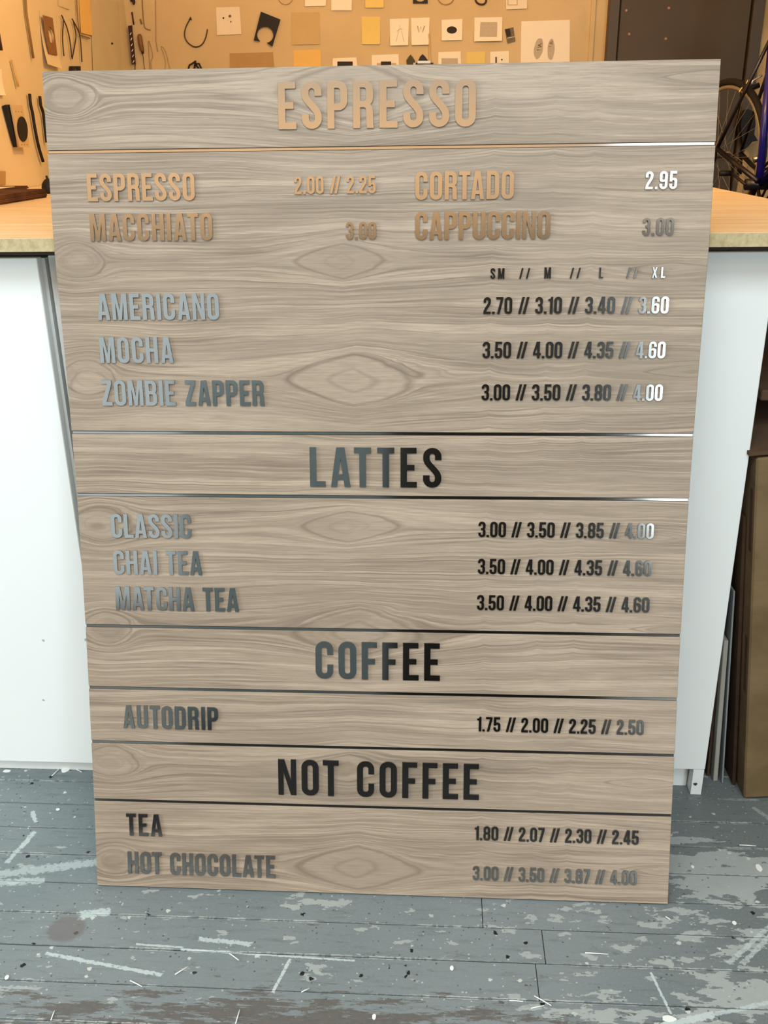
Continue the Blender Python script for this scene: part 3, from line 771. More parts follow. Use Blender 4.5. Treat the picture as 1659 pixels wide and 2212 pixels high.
for t_, a, b_ in (('SM', .6177, .6369), ('//', .6574, .6721), ('M', .6918, .7014), ('//', .7268, .7414), ('L', .7667, .7737), ('//', .8040, .8191), ('XL', .8386, .8562)):
    write(t_, a, b_, 0.9560, 0.0143 if t_ != 'M' else .0150)
write('AMERICANO', 0.0582, 0.2347, 0.9014, c_)
write('MOCHA', 0.0584, 0.1655, 0.8404, c_)
write('ZOMBIE ZAPPER', 0.0574, 0.2961, 0.7790, c_)
write('2.70 // 3.10 // 3.40 // 3.60', 0.6089, 0.8633, 0.9081, pcap)
write('3.50 // 4.00 // 4.35 // 4.60', 0.6087, 0.8622, 0.8469, pcap)
write('3.00 // 3.50 // 3.80 // 4.00', 0.6085, 0.8616, 0.7877, pcap)
write('LATTES', 0.3608, 0.5523, 0.6610, 0.0585)
write('CLASSIC', 0.0594, 0.1809, 0.5811, c_)
write('CHAI TEA', 0.0596, 0.1948, 0.5248, c_)
write('MATCHA TEA', 0.0599, 0.2487, 0.4684, c_)
write('3.00 // 3.50 // 3.85 // 4.00', 0.6073, 0.8599, 0.5883, pcap)
write('3.50 // 4.00 // 4.35 // 4.60', 0.6076, 0.8595, 0.5324, pcap)
write('3.50 // 4.00 // 4.35 // 4.60', 0.6072, 0.8597, 0.4770, pcap)
write('COFFEE', 0.3642, 0.5531, 0.3646, 0.0587)
write('AUTODRIP', 0.0604, 0.2104, 0.2764, c_)
write('1.75 // 2.00 // 2.25 // 2.50', 0.6105, 0.8614, 0.2842, pcap)
write('NOT COFFEE', 0.3024, 0.6152, 0.1709, 0.0585)
write('TEA', 0.0553, 0.1128, 0.0926, c_)
write('HOT CHOCOLATE', 0.0538, 0.2937, 0.0257, c_)
write('1.80 // 2.07 // 2.30 // 2.45', 0.6099, 0.8629, 0.1022, pcap)
write('3.00 // 3.50 // 3.87 // 4.00', 0.6081, 0.8635, 0.0330, pcap)

# ------------------------------------------------------------------ things on the back wall
def W(o, label, cat, group=None):
    return recenter(tag(o, label, cat, group))
G_P = 'papers pinned to the back wall'
def wpaper(name, q, mat, label, curl=0.006, marks=(), pl=WB, group=G_P, th=0.0006):
    if len(q) == 2: q = rect(q[0][0], q[0][1], q[1][0], q[1][1])
    t = sheet(name, pl, q, mat, curl, th)
    tag(t, label, 'paper', group); recenter(t)
    vt = pl.uv(*q[0])[1]; vb = pl.uv(*q[3])[1]
    for lp, mt, kind in marks:
        m_ = plate(kind, pl, lp, 0.0004, mt, t, off=0.0026)
        for v in m_.data.vertices:
            tt = min(1.0, max(0.0, (vt - v.co.z) / (vt - vb))); v.co += pl.nrm * (curl * tt ** 2.5)
    return t
wpaper('paper_sheet', [(467, 16), (518, 15), (522, 74), (469, 76)], M_PAPER, 'pale sheet with three small smudges right of the U-shaped wire', 0.003,
       [([ell(483, 39, 2, 2, 8)], M_INKD, 'ink_mark'), ([ell(497, 35, 3.2, 3, 10)], M_INK, 'ink_mark'), ([ell(499, 47, 1.6, 2.2, 8)], M_INK, 'ink_mark')])
wpaper('paper_sheet', [(629, 27), (690, 26), (691, 96), (631, 97)], M_TAN, 'large tan sheet right of the black cut-out card', 0.003)
wpaper('paper_sheet', [(634, 109), (693, 107), (694, 160), (634, 162)], M_ORANGEP, 'pale yellow square below the large tan sheet, cut off by the board', 0.003)
wpaper('kraft_sheet', [(496, 115), (590, 113), (594, 165), (497, 167)], M_KRAFT, 'brown kraft sheet rising behind the board top, below the black cut-out card', 0.004)
wpaper('paper_sheet', [(659, -40), (704, -41), (704, 13), (659, 14)], M_PAPERB, 'white paper at the top edge, left one above the tan sheet')
wpaper('paper_sheet', [(715, -40), (761, -41), (760, 23), (716, 23)], M_PAPERB, 'white paper at the top edge beside the yellow note, middle of the three')
wpaper('paper_note', [(789, -40), (829, -41), (829, 17), (789, 17)], M_YELLOW, 'yellow note at the top edge above the yellow sheet')
wpaper('paper_sheet', [(781, 36), (821, 36), (821, 96), (782, 96)], M_YELLOW, 'upright yellow sheet left of the two drawings', 0.005)
wpaper('paper_sheet', [(719, 126), (770, 124), (774, 165), (718, 166)], M_PAPERB, 'pale paper with black block print just above the heading word', 0.003,
       [([rect(729, 133, 762, 160)], M_BLACK, 'block_print')])
wpaper('paper_sheet', [(803, 119), (861, 117), (863, 165), (804, 166)], M_PAPERB, 'pale paper with dark grey block print left of the two pointed shapes', 0.003,
       [([rect(814, 136, 856, 160)], M_TAN, 'pale_border'), ([rect(823, 133, 845, 160)], M_INKD, 'block_print')])
wpaper('drawing_sheet', [(842, 41), (883, 40), (882, 98), (843, 99)], M_PAPERB, 'pale sheet with a faint A-shaped line drawing', 0.010,
       [([stroke([(856, 90), (864, 54), (873, 90)], 0.9, 0.9)], M_INKL, 'line_drawing'), ([stroke([(857, 68), (866, 62), (870, 64)], 1, 1)], M_INKL, 'line_drawing')])
wpaper('drawing_sheet', [(888, 39), (928, 38), (926, 97), (889, 98)], M_PAPERB, 'pale sheet with a small grey W-shaped mark', 0.010,
       [([stroke([(902, 56), (905, 70), (909, 58), (913, 70), (917, 56)], 3.0, 3.0)], M_INKL, 'ink_mark')])
wpaper('print_sheet', [(954, 43), (999, 41), (998, 87), (954, 88)], M_PAPERB, 'small pale sheet with one dark oval blot', 0.008,
       [([ell(976, 65, 11, 8, 20)], M_INKD, 'ink_blot')])
wpaper('print_sheet', [(1025, 38), (1085, 37), (1084, 89), (1024, 90)], M_PAPERB, 'pale sheet with grey rectangular print and lifted corner', 0.012,
       [([[(1038, 48), (1074, 48), (1073, 80), (1036, 80)]], M_INKL, 'grey_print'), ([stroke([(1052, 55), (1062, 57), (1056, 64), (1065, 68), (1058, 72)], 2.2, 2.2)], M_INK, 'ink_mark')])
wpaper('photo_print', [(1090, 63), (1109, 59), (1113, 89), (1096, 94)], M_INK, 'small tilted dark photo print beside the shoe-print sheet', 0.004,
       [([[(1091, 64), (1101, 62), (1104, 78), (1095, 80)]], M_INKD, 'dark_area'), ([stroke([(1095, 83), (1112, 79)], 1, 1)], M_PAPER, 'pale_line')])
wpaper('large_sheet', [(1126, 46), (1231, 43), (1230, 165), (1124, 166)], M_PAPERB, 'largest white sheet with two oval sole prints', 0.006,
       [([ell(1163, 105, 9.5, 23, 24, 0.18, 0.03)], M_INKL, 'sole_print'), ([ell(1165, 102, 4, 12, 16, 0.3, 0.1)], M_INK, 'sole_print'),
        ([ell(1190, 107, 7.5, 23, 24, 0.06, 0.03)], M_INKL, 'sole_print'), ([ell(1190, 96, 3.5, 9, 16, 0.3, 0.1)], M_INK, 'sole_print')])
wpaper('paper_sheet', [(1092, -40), (1139, -41), (1138, 19), (1093, 21)], M_PAPER, 'pale sheet with faint square outline at the top edge', 0.006,
       [([rect(1096, -10, 1118, 12), rect(1098, -10, 1116, 10)], M_INKL, 'square_outline')])
wpaper('print_sheet', [(947, 113), (995, 111), (997, 162), (946, 164)], M_PAPERB, 'pale sheet with grey print, right of the two pointed shapes', 0.003,
       [([rect(954, 126, 989, 160)], M_INKL, 'grey_print'), ([stroke([(963, 143), (965, 134), (974, 131), (981, 136), (979, 143)], 2.5, 2.5)], M_INK, 'ink_mark')])
wpaper('paper_sheet', [(1008, 113), (1048, 111), (1047, 162), (1008, 163)], M_YELLOW, 'yellow sheet low on the wall between two pale sheets', 0.003)
wpaper('paper_sheet', [(1059, 112), (1099, 110), (1099, 162), (1059, 163)], M_PAPERB, 'pale sheet with a small black bar and dot', 0.003,
       [([rect(1070, 123, 1073, 136)], M_BLACK, 'black_bar'), ([ell(1084, 129, 1.8, 1.8, 8)], M_BLACK, 'black_dot')])

# black card with a circular cut-out
cx, cy, rad = 574.5, 76, 17.5
cut = [(565, 26), (607, 43), (589.5, 101.5), (577, 93)] + [(cx + rad * math.cos(math.radians(a)), cy + rad * math.sin(math.radians(a))) for a in range(72, -235, -12)] + [(562.5, 90.5), (549.5, 88)]
W(plate('cutout_card', WB, [cut], 0.002, M_BLACK, off=0.012), 'tilted black card with a round hole open at the bottom', 'card')
W(plate('cutout_card', WB, [[(893, -30), (924, -30), (924, 8), (892, 8)], ell(908, -8, 12, 12, 20)], 0.002, M_BLACK, off=0.004), 'black card with round hole cut off by the top edge', 'card')
# U-shaped wire
pts = [WB.at(x, y, 0.006) for x, y in ((411, 40), (401, 60), (399, 78), (406, 92), (420, 101), (434, 98), (443, 85), (447, 70), (448, 63))]
t = thing('bent_wire', 'dark green wire bent into a U', 'wire', pts[3])
o = T('wire', smooth_path(pts), 0.0022, M_WIRE); attach(o, t)
o = T('hook_tip', [WB.at(409, 43, .006), WB.at(412, 37, .006), WB.at(413, 43, .006)], 0.0026, M_WIRE); attach(o, t)
# small black tripod clip above the board
t = thing('wire_tripod', 'small black bent tripod clip just above the board top', 'clip', WB.at(422, 140, 0.01))
for a in (((422, 133), (409, 141), (406, 153)), ((422, 134), (419, 153)), ((421, 139), (430, 137), (437, 153)), ((423, 140), (433, 153))):
    o = T('prong', [WB.at(x, y, .012) for x, y in a], 0.0032, M_BLACK); attach(o, t)
o = T('stem', [WB.at(422, 131, .012), WB.at(422, 142, .012)], 0.004, M_BLACK); attach(o, t)
# rings and curls at the top edge
W(T('wire_ring', [WB.at(*q, .004) for q in ell(617, -8, 16, 18, 20)], 0.0012, M_WIREP, closed=True), 'thin pale wire ring left of the white papers at the top edge', 'ring')
W(T('string_loop', [WB.at(*q, .004) for q in ell(963, -6, 17, 16, 20)], 0.002, M_WIREP, closed=True), 'pale string loop hanging between black card and brown curl', 'loop')
W(T('brown_curl', smooth_path([WB.at(x, y, .006) for x, y in ((1026, -6), (1029, 4), (1036, 9), (1045, 9), (1050, 3), (1049, -4))]), 0.0032, M_MAROON), 'dark brown curled strip at the top edge', 'strip')
# pointed shapes and the small machine between the sheets
W(plate('pointed_shape', WB, [[(887, 118), (892, 124), (897, 132), (896, 139), (892, 143), (890, 160), (884, 160), (883, 143), (879, 139), (878, 131), (882, 124)]], 0.004, plain('green_card', (78, 72, 52), 0.7), off=0.003), 'dark green pointed shape, left of the pair', 'cutout')
W(plate('pointed_shape', WB, [[(913, 117), (918, 122), (924, 130), (922, 134), (904, 134), (904, 130), (908, 122)]], 0.004, M_BLACK, off=0.003), 'black pointed shape, right of the pair', 'cutout')
t = thing('small_machine_part', 'small black part with silver bar below the black pointed shape', 'metal part', WB.at(915, 145, 0.01))
for nm, lp, mt, th in (('body', rect(898, 136, 936, 160), M_BLACK, .012), ('silver_bar', rect(902, 132, 930, 138), M_SILVER, .018), ('silver_tab', rect(893, 136, 898, 160), M_CREAM, .014)):
    plate(nm, WB, [lp], th, mt, t, off=0.002)
W(plate('thin_batten', WB, [[(925, 73), (929, 73), (932, 165), (928, 165)]], 0.006, M_STICKP, off=0.0012), 'thin pale wooden strip standing on the wall right of the W-marked sheet', 'strip')
W(T('thread', smooth_path([WB.at(x, y, .004) for x, y in ((355, 160), (357, 130), (348, 101), (358, 112), (369, 158))]), 0.0009, M_WIREP), 'thin thread loop low on the wall near the left corner', 'thread')
W(T('thin_rod', [WB.at(336, -30, .004), WB.at(337, 90, .004), WB.at(341, 112, .004)], 0.0012, M_WIREP), 'long thin pale rod on the wall just right of the corner', 'rod')
W(T('hooked_rod', smooth_path([WB.at(x, y, .005) for x, y in ((306, -30), (309, 30), (312, 56), (316, 62), (325, 65))], 4), 0.0016, M_STICK), 'thin hooked rod near the room corner', 'rod')
W(T('thread', smooth_path([WB.at(x, y, .004) for x, y in ((324, 160), (323, 134), (321, 88), (330, 120), (326, 134), (329, 160))]), 0.0011, M_WIREP), 'pale twisted thread between the awl and the thin rod', 'thread')
t = thing('awl', 'awl with brown wooden handle and long needle hanging by the corner', 'awl', WB.at(306, 100, 0.02))
for nm, ps, rr_, mt in (('handle', [(301, 74), (302, 79), (304, 95), (307, 108), (308, 112)], [.006, .0085, .009, .008, .005], M_HANDLE), ('ferrule', [(307.5, 108), (308.5, 116)], [.0065, .004], M_MAROON), ('needle', [(308.3, 115), (313, 156)], [.0013, .001], M_WIRE)):
    o = T(nm, [WB.at(x, y, .012) for x, y in ps], rr_, mt, seg=10); attach(o, t)
W(T('short_rod', [WB.at(303, 41, .004), WB.at(306, 52, .004)], 0.003, M_STICK), 'short olive peg above the awl', 'peg')

# ------------------------------------------------------------------ things on the left wall
GL = 'things pinned to the left wall'
t = thing('perforated_rod', 'dark maroon flat rod with white diagonal marks near the corner', 'rod', WB.at(288, 100, 0.02))
plate('blade', WB, [[(280, 57), (288, 56), (296, 139), (288, 140)]], 0.006, M_MAROON, t, off=0.014)
for k in range(6):
    yy = 73 + k * 12; xx = 285.5 + k * 1.2
    plate('white_mark', WB, [[(xx - 1.5, yy + 2.5), (xx + 1.5, yy - 2.5), (xx + 2.3, yy - 1), (xx - .7, yy + 4)]], 0.0006, M_PAPERB, t, off=0.0202)
o = T('wire_tail', [WB.at(292, 138, .017), WB.at(291.5, 158, .017)], 0.0018, M_MAROON); attach(o, t)
W(T('thin_rod', [WB.at(285, 26, .006), WB.at(289, 53, .006)], 0.0028, M_MAROON), 'short dark rod above the maroon flat rod', 'rod')
t = thing('key_ring', 'small dark bunch of keys at the top edge near the corner', 'keys', WB.at(288, 4, 0.01))
plate('key', WB, [ell(285, 0, 2.5, 5, 10)], 0.004, M_BLACK, t, off=0.004)
plate('key', WB, [ell(291, 5, 3, 6.5, 10)], 0.004, M_MAROON, t, off=0.009)
wpaper('tracing_sheet', [(193, -60), (254, -48), (262, 168), (199, 172)], M_TRACE, 'tall greyish tracing sheet with one black pin', 0.004, pl=WL, group=None, marks=[([ell(240, 94, 2.2, 2.4, 10)], M_BLACK, 'pin')])
wpaper('amber_strip', [(168, -60), (192, -56), (196, 77), (172, 71)], M_ORANGEP, 'amber yellow paper strip beside the tracing sheet', 0.004, pl=WL, group=None)
W(T('bent_rod', smooth_path([WL.at(x, y, .008) for x, y in ((165, -40), (166, 10), (169, 50), (172, 74))], 4) + smooth_path([WL.at(x, y, .008) for x, y in ((173, 76), (183, 79), (194, 83))], 4), 0.0024, M_STICK), 'long olive rod with bent foot crossing the amber strip', 'rod', GL)
t = thing('wire_zigzag', 'dark wires bent in an M shape', 'wire', WL.at(150, 80, 0.01), GL)
for ps in (((133, 33), (137, 45), (135, 80), (138, 121)), ((135, 38), (144, 58), (151, 88), (155, 124)), ((156, 127), (161, 100), (164, 75), (158, 44)), ((156, 41), (165, 58), (173, 80), (177, 134))):
    o = T('wire', smooth_path([WL.at(x, y, .009) for x, y in ps], 4), 0.0021, M_WIRE); attach(o, t)
wpaper('card_sheet', [(84, 22), (113, 32), (122, 149), (91, 139)], M_WALLL, 'cream card sheet, its lower edge curling off the wall, behind the brown cut-out', 0.016, pl=WL, group=None, th=0.001)
W(plate('brown_cutout', WL, [[(83.5, 33), (103.5, 39), (114, 120), (95.5, 116)], [(96, 58), (99, 59), (104, 66), (107.5, 76), (107, 93), (103, 94), (98.5, 91), (95.5, 78), (94, 66)]], 0.003, M_BROWN, off=0.012), 'brown plywood plate with oval hole on the left wall', 'plate', GL)
W(T('long_stick', [WL.at(53, -30, .008), WL.at(57, 30, .008), WL.at(72, 126, .008)], 0.004, M_STICK), 'long olive stick leftmost on the left wall', 'stick', GL)
W(T('short_stick', [WL.at(26, 130, .008), WL.at(33, 160, .008), WL.at(39, 187, .008)], 0.004, M_STICKP), 'pale short stick above the punched plate', 'stick', GL)
W(T('dark_stub', [WL.at(-4, 70, .008), WL.at(2.5, 109, .008)], 0.005, M_MAROON), 'dark stub of rod at the left picture edge', 'rod', GL)
for i, (lab, ps) in enumerate((('curved black rubber strip, longer one of the pair beside the punched plate', ((64, 203), (66, 225), (70, 243), (75, 275), (83, 315), (93, 349))), ('curved black rubber strip nearest the board edge', ((86, 208), (88, 228), (93, 243), (97, 275), (101, 308))))):
    W(T('rubber_strip', smooth_path([WL.at(x, y, .010) for x, y in ps], 4), 0.0048, M_BLACK), lab, 'strip', GL)
t = thing('punched_plate', 'tan plate with small holes and a large black oval on the left wall', 'plate', WL.at(28, 270, 0.02), GL)
plate('shadow_strip', WL, [[(2, 229), (10, 226), (26, 318), (24, 312)]], 0.012, M_BLACK, t, off=0.003)  # black strip standing in for the shadow along the plate's left side
holes = [ell(x, y, 1.2, 1.6, 8) for x, y in ((17, 241.5), (23, 242), (29.5, 242.5), (30, 313), (36, 313), (42, 313))]
plate('plate_face', WL, [[(7, 227), (32, 228), (48, 318), (25, 318)]] + holes, 0.005, M_PLATE, t, off=0.018)
plate('black_oval', WL, [ell(30, 279, 10.5, 27, 24, -0.10)], 0.003, M_BLACK, t, off=0.0235)
t = thing('binder_clip', 'small black binder clip pair on the wall just above the board left corner', 'clip', WL.at(155, 150, 0.012), GL)
for a, b_ in ((147, 153), (158, 164)):
    plate('clip_jaw', WL, [[(a, 143), (b_, 143), (b_ + 1, 166), (a + 1, 166)]], 0.012, M_BLACK, t, off=0.004)
plate('clip_bar', WL, [rect(152, 149, 160, 166)], 0.006, M_CREAM, t, off=0.003)
W(plate('tan_note', WL, [[(-30, 368), (11, 370), (11, 399), (-30, 402)]], 0.001, M_KRAFT, off=0.001), 'tan paper square low on the left wall above the stacked boards', 'paper', None)
wpaper('paper_sheet', [(-30, 140), (2, 150), (4, 206), (-28, 206)], M_PAPER, 'pale paper edge at the far left of the picture', 0.01, pl=WL, group=None)
W(T('thin_line_card', [WL.at(125, -20, .003), WL.at(126, 12, .003), WL.at(149, 21, .003)], 0.0009, M_STICKP), 'faint pale wire corner above the wire zigzag', 'wire', GL)

# ------------------------------------------------------------------ on the worktop
lay = [(-0.575, -0.402, 0.30, 1.187, HB, 6, 'front', 0.0)]
zz = HB + 0.0004
for k in range(6):
    dx = random.uniform(-.003, .003); dy = random.uniform(-.006, .004)
    o = B('thin_board', -0.555 + dx, 0.62, zz, -0.405 + dx, 1.187 + dy, zz + 0.0031, M_STACK, bev=0.0004); zz += 0.0033
    lab = ['', 'second', 'third', 'fourth', 'fifth', ''][k] + ' thin dark brown board from the bottom of the front stack on the worktop'
    if k == 0: lab = 'bottom board of the front stack of thin dark boards on the worktop'
    if k == 5: lab = 'top board of the front stack of thin dark boards on the worktop'
    recenter(tag(o, lab, 'board', 'front stack of thin dark boards'), True)
zz = HB + 0.0004
for k in range(4):
    dx = random.uniform(-.002, .002); dy = random.uniform(-.006, .004)
    o = B('thin_board', -0.652, 0.62, zz, -0.572 + dx, 1.47 + dy, zz + 0.0034, M_STACK, bev=0.0004); zz += 0.0036
    lab = ['', 'second', 'third', ''][k] + ' thin dark board from the bottom of the rear stack against the left wall'
    if k == 0: lab = 'bottom board of the rear stack against the left wall'
    if k == 3: lab = 'top dark board of the rear stack, under the pale sheet'
    recenter(tag(o, lab, 'board', 'rear stack of thin dark boards'), True)
o = B('pale_sheet', -0.650, 0.70, zz, -0.578, 1.40, zz + 0.001, M_PAPER); recenter(tag(o, 'pale sheet lying on the rear stack of dark boards', 'sheet'), True)
# dark knob-like roll on the worktop next to the board
P = onz(108, 418, HB)
t = thing('black_roll', 'small black rounded roll on the worktop at the board edge', 'roll', (P.x, P.y, HB))
bm = bmesh.new()
prof = [(0.0, 0.0), (0.012, 0.0), (0.017, 0.004), (0.019, 0.014), (0.017, 0.024), (0.011, 0.032), (0.006, 0.036), (0.0, 0.037)]
rings = []
for (r_, z_) in prof:
    rings.append([bm.verts.new((r_ * math.cos(2 * PI * k / 16), r_ * math.sin(2 * PI * k / 16), z_)) for k in range(16)] if r_ > 0 else [bm.verts.new((0, 0, z_))])
for a, b_ in zip(rings, rings[1:]):
    for k in range(16):
        k2 = (k + 1) % 16
        f_ = [a[k % len(a)], a[k2 % len(a)], b_[k2 % len(b_)], b_[k % len(b_)]]
        f2 = []
        for q in f_:
            if q not in f2: f2.append(q)
        if len(f2) > 2: bm.faces.new(f2)
bmesh.ops.recalc_face_normals(bm, faces=bm.faces)
o = link('roll_body', bm, M_BLACK, t, smooth=True)
o = T('roll_tip', [(0, 0, 0.030), (-0.004, 0.002, 0.043)], 0.003, M_BLACK, t)

# ------------------------------------------------------------------ bicycle on a low chest behind the bench
PLY = 2.42
A = ony(1557, 335, PLY); AL = ony(1549, 321, PLY - 0.05); AR = ony(1600, 331, PLY + 0.04)
BBk = ony(1640, 398, PLY - 0.30)
d = Vector((BBk.x - A.x, BBk.y - A.y, 0)).normalized()
d = Vector((math.cos(math.radians(-82)), math.sin(math.radians(-82)), 0)); side = Vector((-d.y, d.x, 0))
RW = 0.234; up = Vector((0, 0, 1))
pz = A.z - RW - 0.012
chest = B('storage_chest', 1.36, 1.30, 0.0005, 1.86, 2.74, pz - 0.001, plain('dark_chest', (52, 44, 38), 0.7), bev=0.004)
recenter(tag(chest, 'low dark chest behind the workbench carrying the bicycle', 'chest'), True)
bike = thing('bicycle', 'blue and black bicycle behind the right end of the workbench', 'bicycle', (A.x, A.y, pz))
def wheel(C, d=d, side=side):
    o = T('tyre', [C + d * (RW * math.cos(2 * PI * k / 48)) + up * (RW * math.sin(2 * PI * k / 48)) for k in range(48)], 0.0115, M_RUBBER, seg=10, closed=True); attach(o, bike)
    tyre = o
    o = T('rim', [C + d * ((RW - .016) * math.cos(2 * PI * k / 48)) + up * ((RW - .016) * math.sin(2 * PI * k / 48)) for k in range(48)], 0.0075, M_RIM, seg=8, closed=True); attach(o, bike)
    bm = bmesh.new()
    for k in range(28):
        a = 2 * PI * k / 28; sgn = 1 if k % 2 else -1
        a2 = a + (0.9 if (k // 2) % 2 else -0.9)
        tube(bm, [C + side * (0.022 * sgn) + (d * math.cos(a2) + up * math.sin(a2)) * 0.016, C + (d * math.cos(a) + up * math.sin(a)) * (RW - .02)], 0.0009, 4)
    o = link('spokes', bm, M_RIM); o['kind'] = 'stuff'; attach(o, bike)
    o = T('hub', [C - side * .042, C - side * .03, C + side * .03, C + side * .042], [.006, .013, .013, .006], M_SILVER, seg=12); attach(o, bike)
dw = Vector((math.cos(math.radians(-71)), math.sin(math.radians(-71)), 0)); wheel(A, dw, Vector((-dw.y, dw.x, 0)))
def bt(name, p, q, r, mt, **k):
    o = T(name, [p, q], r, mt, seg=12, **k); attach(o, bike); return o
ST = BBk + up * 0.47 - d * 0.09
SC = ony(1668, 86, PLY - 0.20)
seat_top = SC + (SC - BBk) * 0.42
bt('seat_tube', BBk, SC, .0125, M_BLUE)
bt('seat_post', SC, seat_top, .010, M_SILVER)
for q, sg in ((AL, 1), (AR, -1)):
    bt('seat_stay', q, SC + (q - A) * 0.3, .0062, M_DTUBE)
    bt('chain_stay', q, BBk + (q - A) * 0.5, .0082, M_DTUBE)
head_t = BBk + d * 0.42 + up * 0.38; head_b = BBk + d * 0.47 + up * 0.27
bt('top_tube', SC, head_t, .012, M_BLUE); bt('down_tube', BBk, head_b, .014, M_BLUE); bt('head_tube', head_t, head_b, .015, M_BLUE)
FA = Vector((A.x, A.y, A.z)) + d * 0.80
for sg in (1, -1):
    o = T('fork_blade', [head_b + side * .02 * sg, FA + up * .06 - d * .02 + side * .035 * sg, FA + side * .038 * sg], .007, M_DTUBE); attach(o, bike)
wheel(FA)
stem = head_t + up * 0.05
o = T('handlebar', [stem + side * 0.2, stem + side * .1 + up * .01, stem, stem - side * .1 + up * .01, stem - side * 0.2], .009, M_DTUBE); attach(o, bike)
bt('stem', head_t, stem, .011, M_SILVER)
# saddle
bm = bmesh.new(); bmesh.ops.create_uvsphere(bm, u_segments=16, v_segments=8, radius=1)
for v in bm.verts:
    t_ = v.co.x; wd = 0.055 if t_ < 0 else 0.055 * (1 - t_ * .75)
    v.co = seat_top + d * (t_ * 0.11) + side * (v.co.y * wd) + up * (v.co.z * 0.018 + .012)
o = link('saddle', bm, M_BLACK, smooth=True); attach(o, bike)
# brake, crank, mech
bk = ony(1622, 193, PLY - 0.02)
o = T('brake_arm', smooth_path([ony(x, y, PLY - 0.09) for x, y in ((1646, 163), (1634, 170), (1626, 175), (1624, 181))], 4), .0035, M_SILVER); attach(o, bike)
o = T('brake_arm', smooth_path([ony(x, y, PLY - 0.09) for x, y in ((1617, 172), (1610, 184), (1601, 192), (1597, 200))], 4), .0038, plain('brass_grey', (190, 160, 110), 0.3, metal=0.6)); attach(o, bike)
o = T('brake_bridge', [ony(1604, 197, PLY - 0.09), ony(1622, 190, PLY - 0.09), ony(1640, 184, PLY - 0.09)], .009, M_DTUBE); attach(o, bike)
o = T('chainring', [BBk + side * .03 + (d * math.cos(2 * PI * k / 28) + up * math.sin(2 * PI * k / 28)) * .068 for k in range(28)], .005, plain('oily_steel', (62, 46, 40), 0.5, metal=0.4), closed=True); attach(o, bike)
o = T('chainring', [BBk + side * .022 + (d * math.cos(2 * PI * k / 24) + up * math.sin(2 * PI * k / 24)) * .048 for k in range(24)], .004, bpy.data.materials['oily_steel'], closed=True); attach(o, bike)
for k in range(5):
    a = 2 * PI * k / 5 + .3
    o = T('spider_arm', [BBk + side * .03, BBk + side * .03 + (d * math.cos(a) + up * math.sin(a)) * .066], .004, bpy.data.materials['oily_steel']); attach(o, bike)
o = T('bottom_bracket', [BBk - side * .045, BBk + side * .045], .018, M_DTUBE, seg=14); attach(o, bike)
for sg in (1, -1):
    o = T('crank_arm', [BBk + side * .046 * sg, BBk + side * .05 * sg + (d * .96 - up * .28) * .11 * sg], .005, bpy.data.materials['oily_steel']); attach(o, bike)
    o = T('pedal', [BBk + side * .05 * sg + (d * .96 - up * .28) * .11 * sg, BBk + side * .09 * sg + (d * .96 - up * .28) * .11 * sg], .009, M_BLACK); attach(o, bike)
P = ony(1635, 343, PLY - 0.25)
o = T('front_mech', [P - Vector((.010, 0, .004)), P + Vector((.011, 0, .004))], .010, M_SILVER, seg=10); attach(o, bike)
o = T('sprocket', [A - side * .026, A - side * .040], .03, bpy.data.materials['oily_steel'], seg=16); attach(o, bike)
o = T('rear_mech', [AR + up * -.01, AR + up * -.07 + d * .01], .009, M_DTUBE); attach(o, bike)
# black pouch hanging behind the frame, slanted batten behind the bike
def poly_at(name, y, pts, th, mat):
    loops = [[(ony(*q, y).x, ony(*q, y).z) for q in lp] for lp in pts]
    me = outline_mesh(name, loops, th)
    for v in me.vertices: v.co = Vector((v.co.x, y - v.co.z, v.co.y))
    me.materials.clear(); me.materials.append(mat)
    bm = bmesh.new(); bm.from_mesh(me); bmesh.ops.recalc_face_normals(bm, faces=bm.faces); bm.to_mesh(me); bm.free()
    o = bpy.data.objects.new(name, me); COL.objects.link(o); return o
o = poly_at('black_pouch', 2.73, [[(1603, 240), (1612, 236), (1625, 242), (1627, 270), (1624, 290), (1632, 304), (1620, 306), (1606, 322), (1599, 306), (1595, 268)]], 0.03, M_BLACK)
recenter(tag(o, 'black pouch hanging on the steel door behind the bicycle', 'pouch'))
o = poly_at('wood_batten', 2.76, [[(1611, 308), (1621, 308), (1594, 450), (1581, 450)]], 0.012, M_PLYR)
recenter(tag(o, 'slanting light wood batten leaning on the steel door behind the chain stays', 'batten'))
# light plywood panel right of the door
xp = WB.at(1641, 100).x
o = B('plywood_panel', xd2 + 0.004, BACK_Y - 0.02, 0.0005, xd2 + 0.6, BACK_Y - 0.002, CEIL_Z - 0.15, M_PLYR, bev=0.001)
recenter(tag(o, 'light plywood panel against the back wall right of the steel door', 'panel'), True)

# ------------------------------------------------------------------ cardboard beside the bench
P0 = Vector((1.108, 0.262, 0.0008))
carton = thing('cardboard_box', 'large brown cardboard box tilted against the workbench end', 'box', P0)
carton.rotation_euler = (0, -0.098, 0)
bm = bmesh.new(); box(bm, 0, 0, 0, 0.55, 0.30, 0.655, 0.003); link('carton_body', bm, M_BOX, carton)
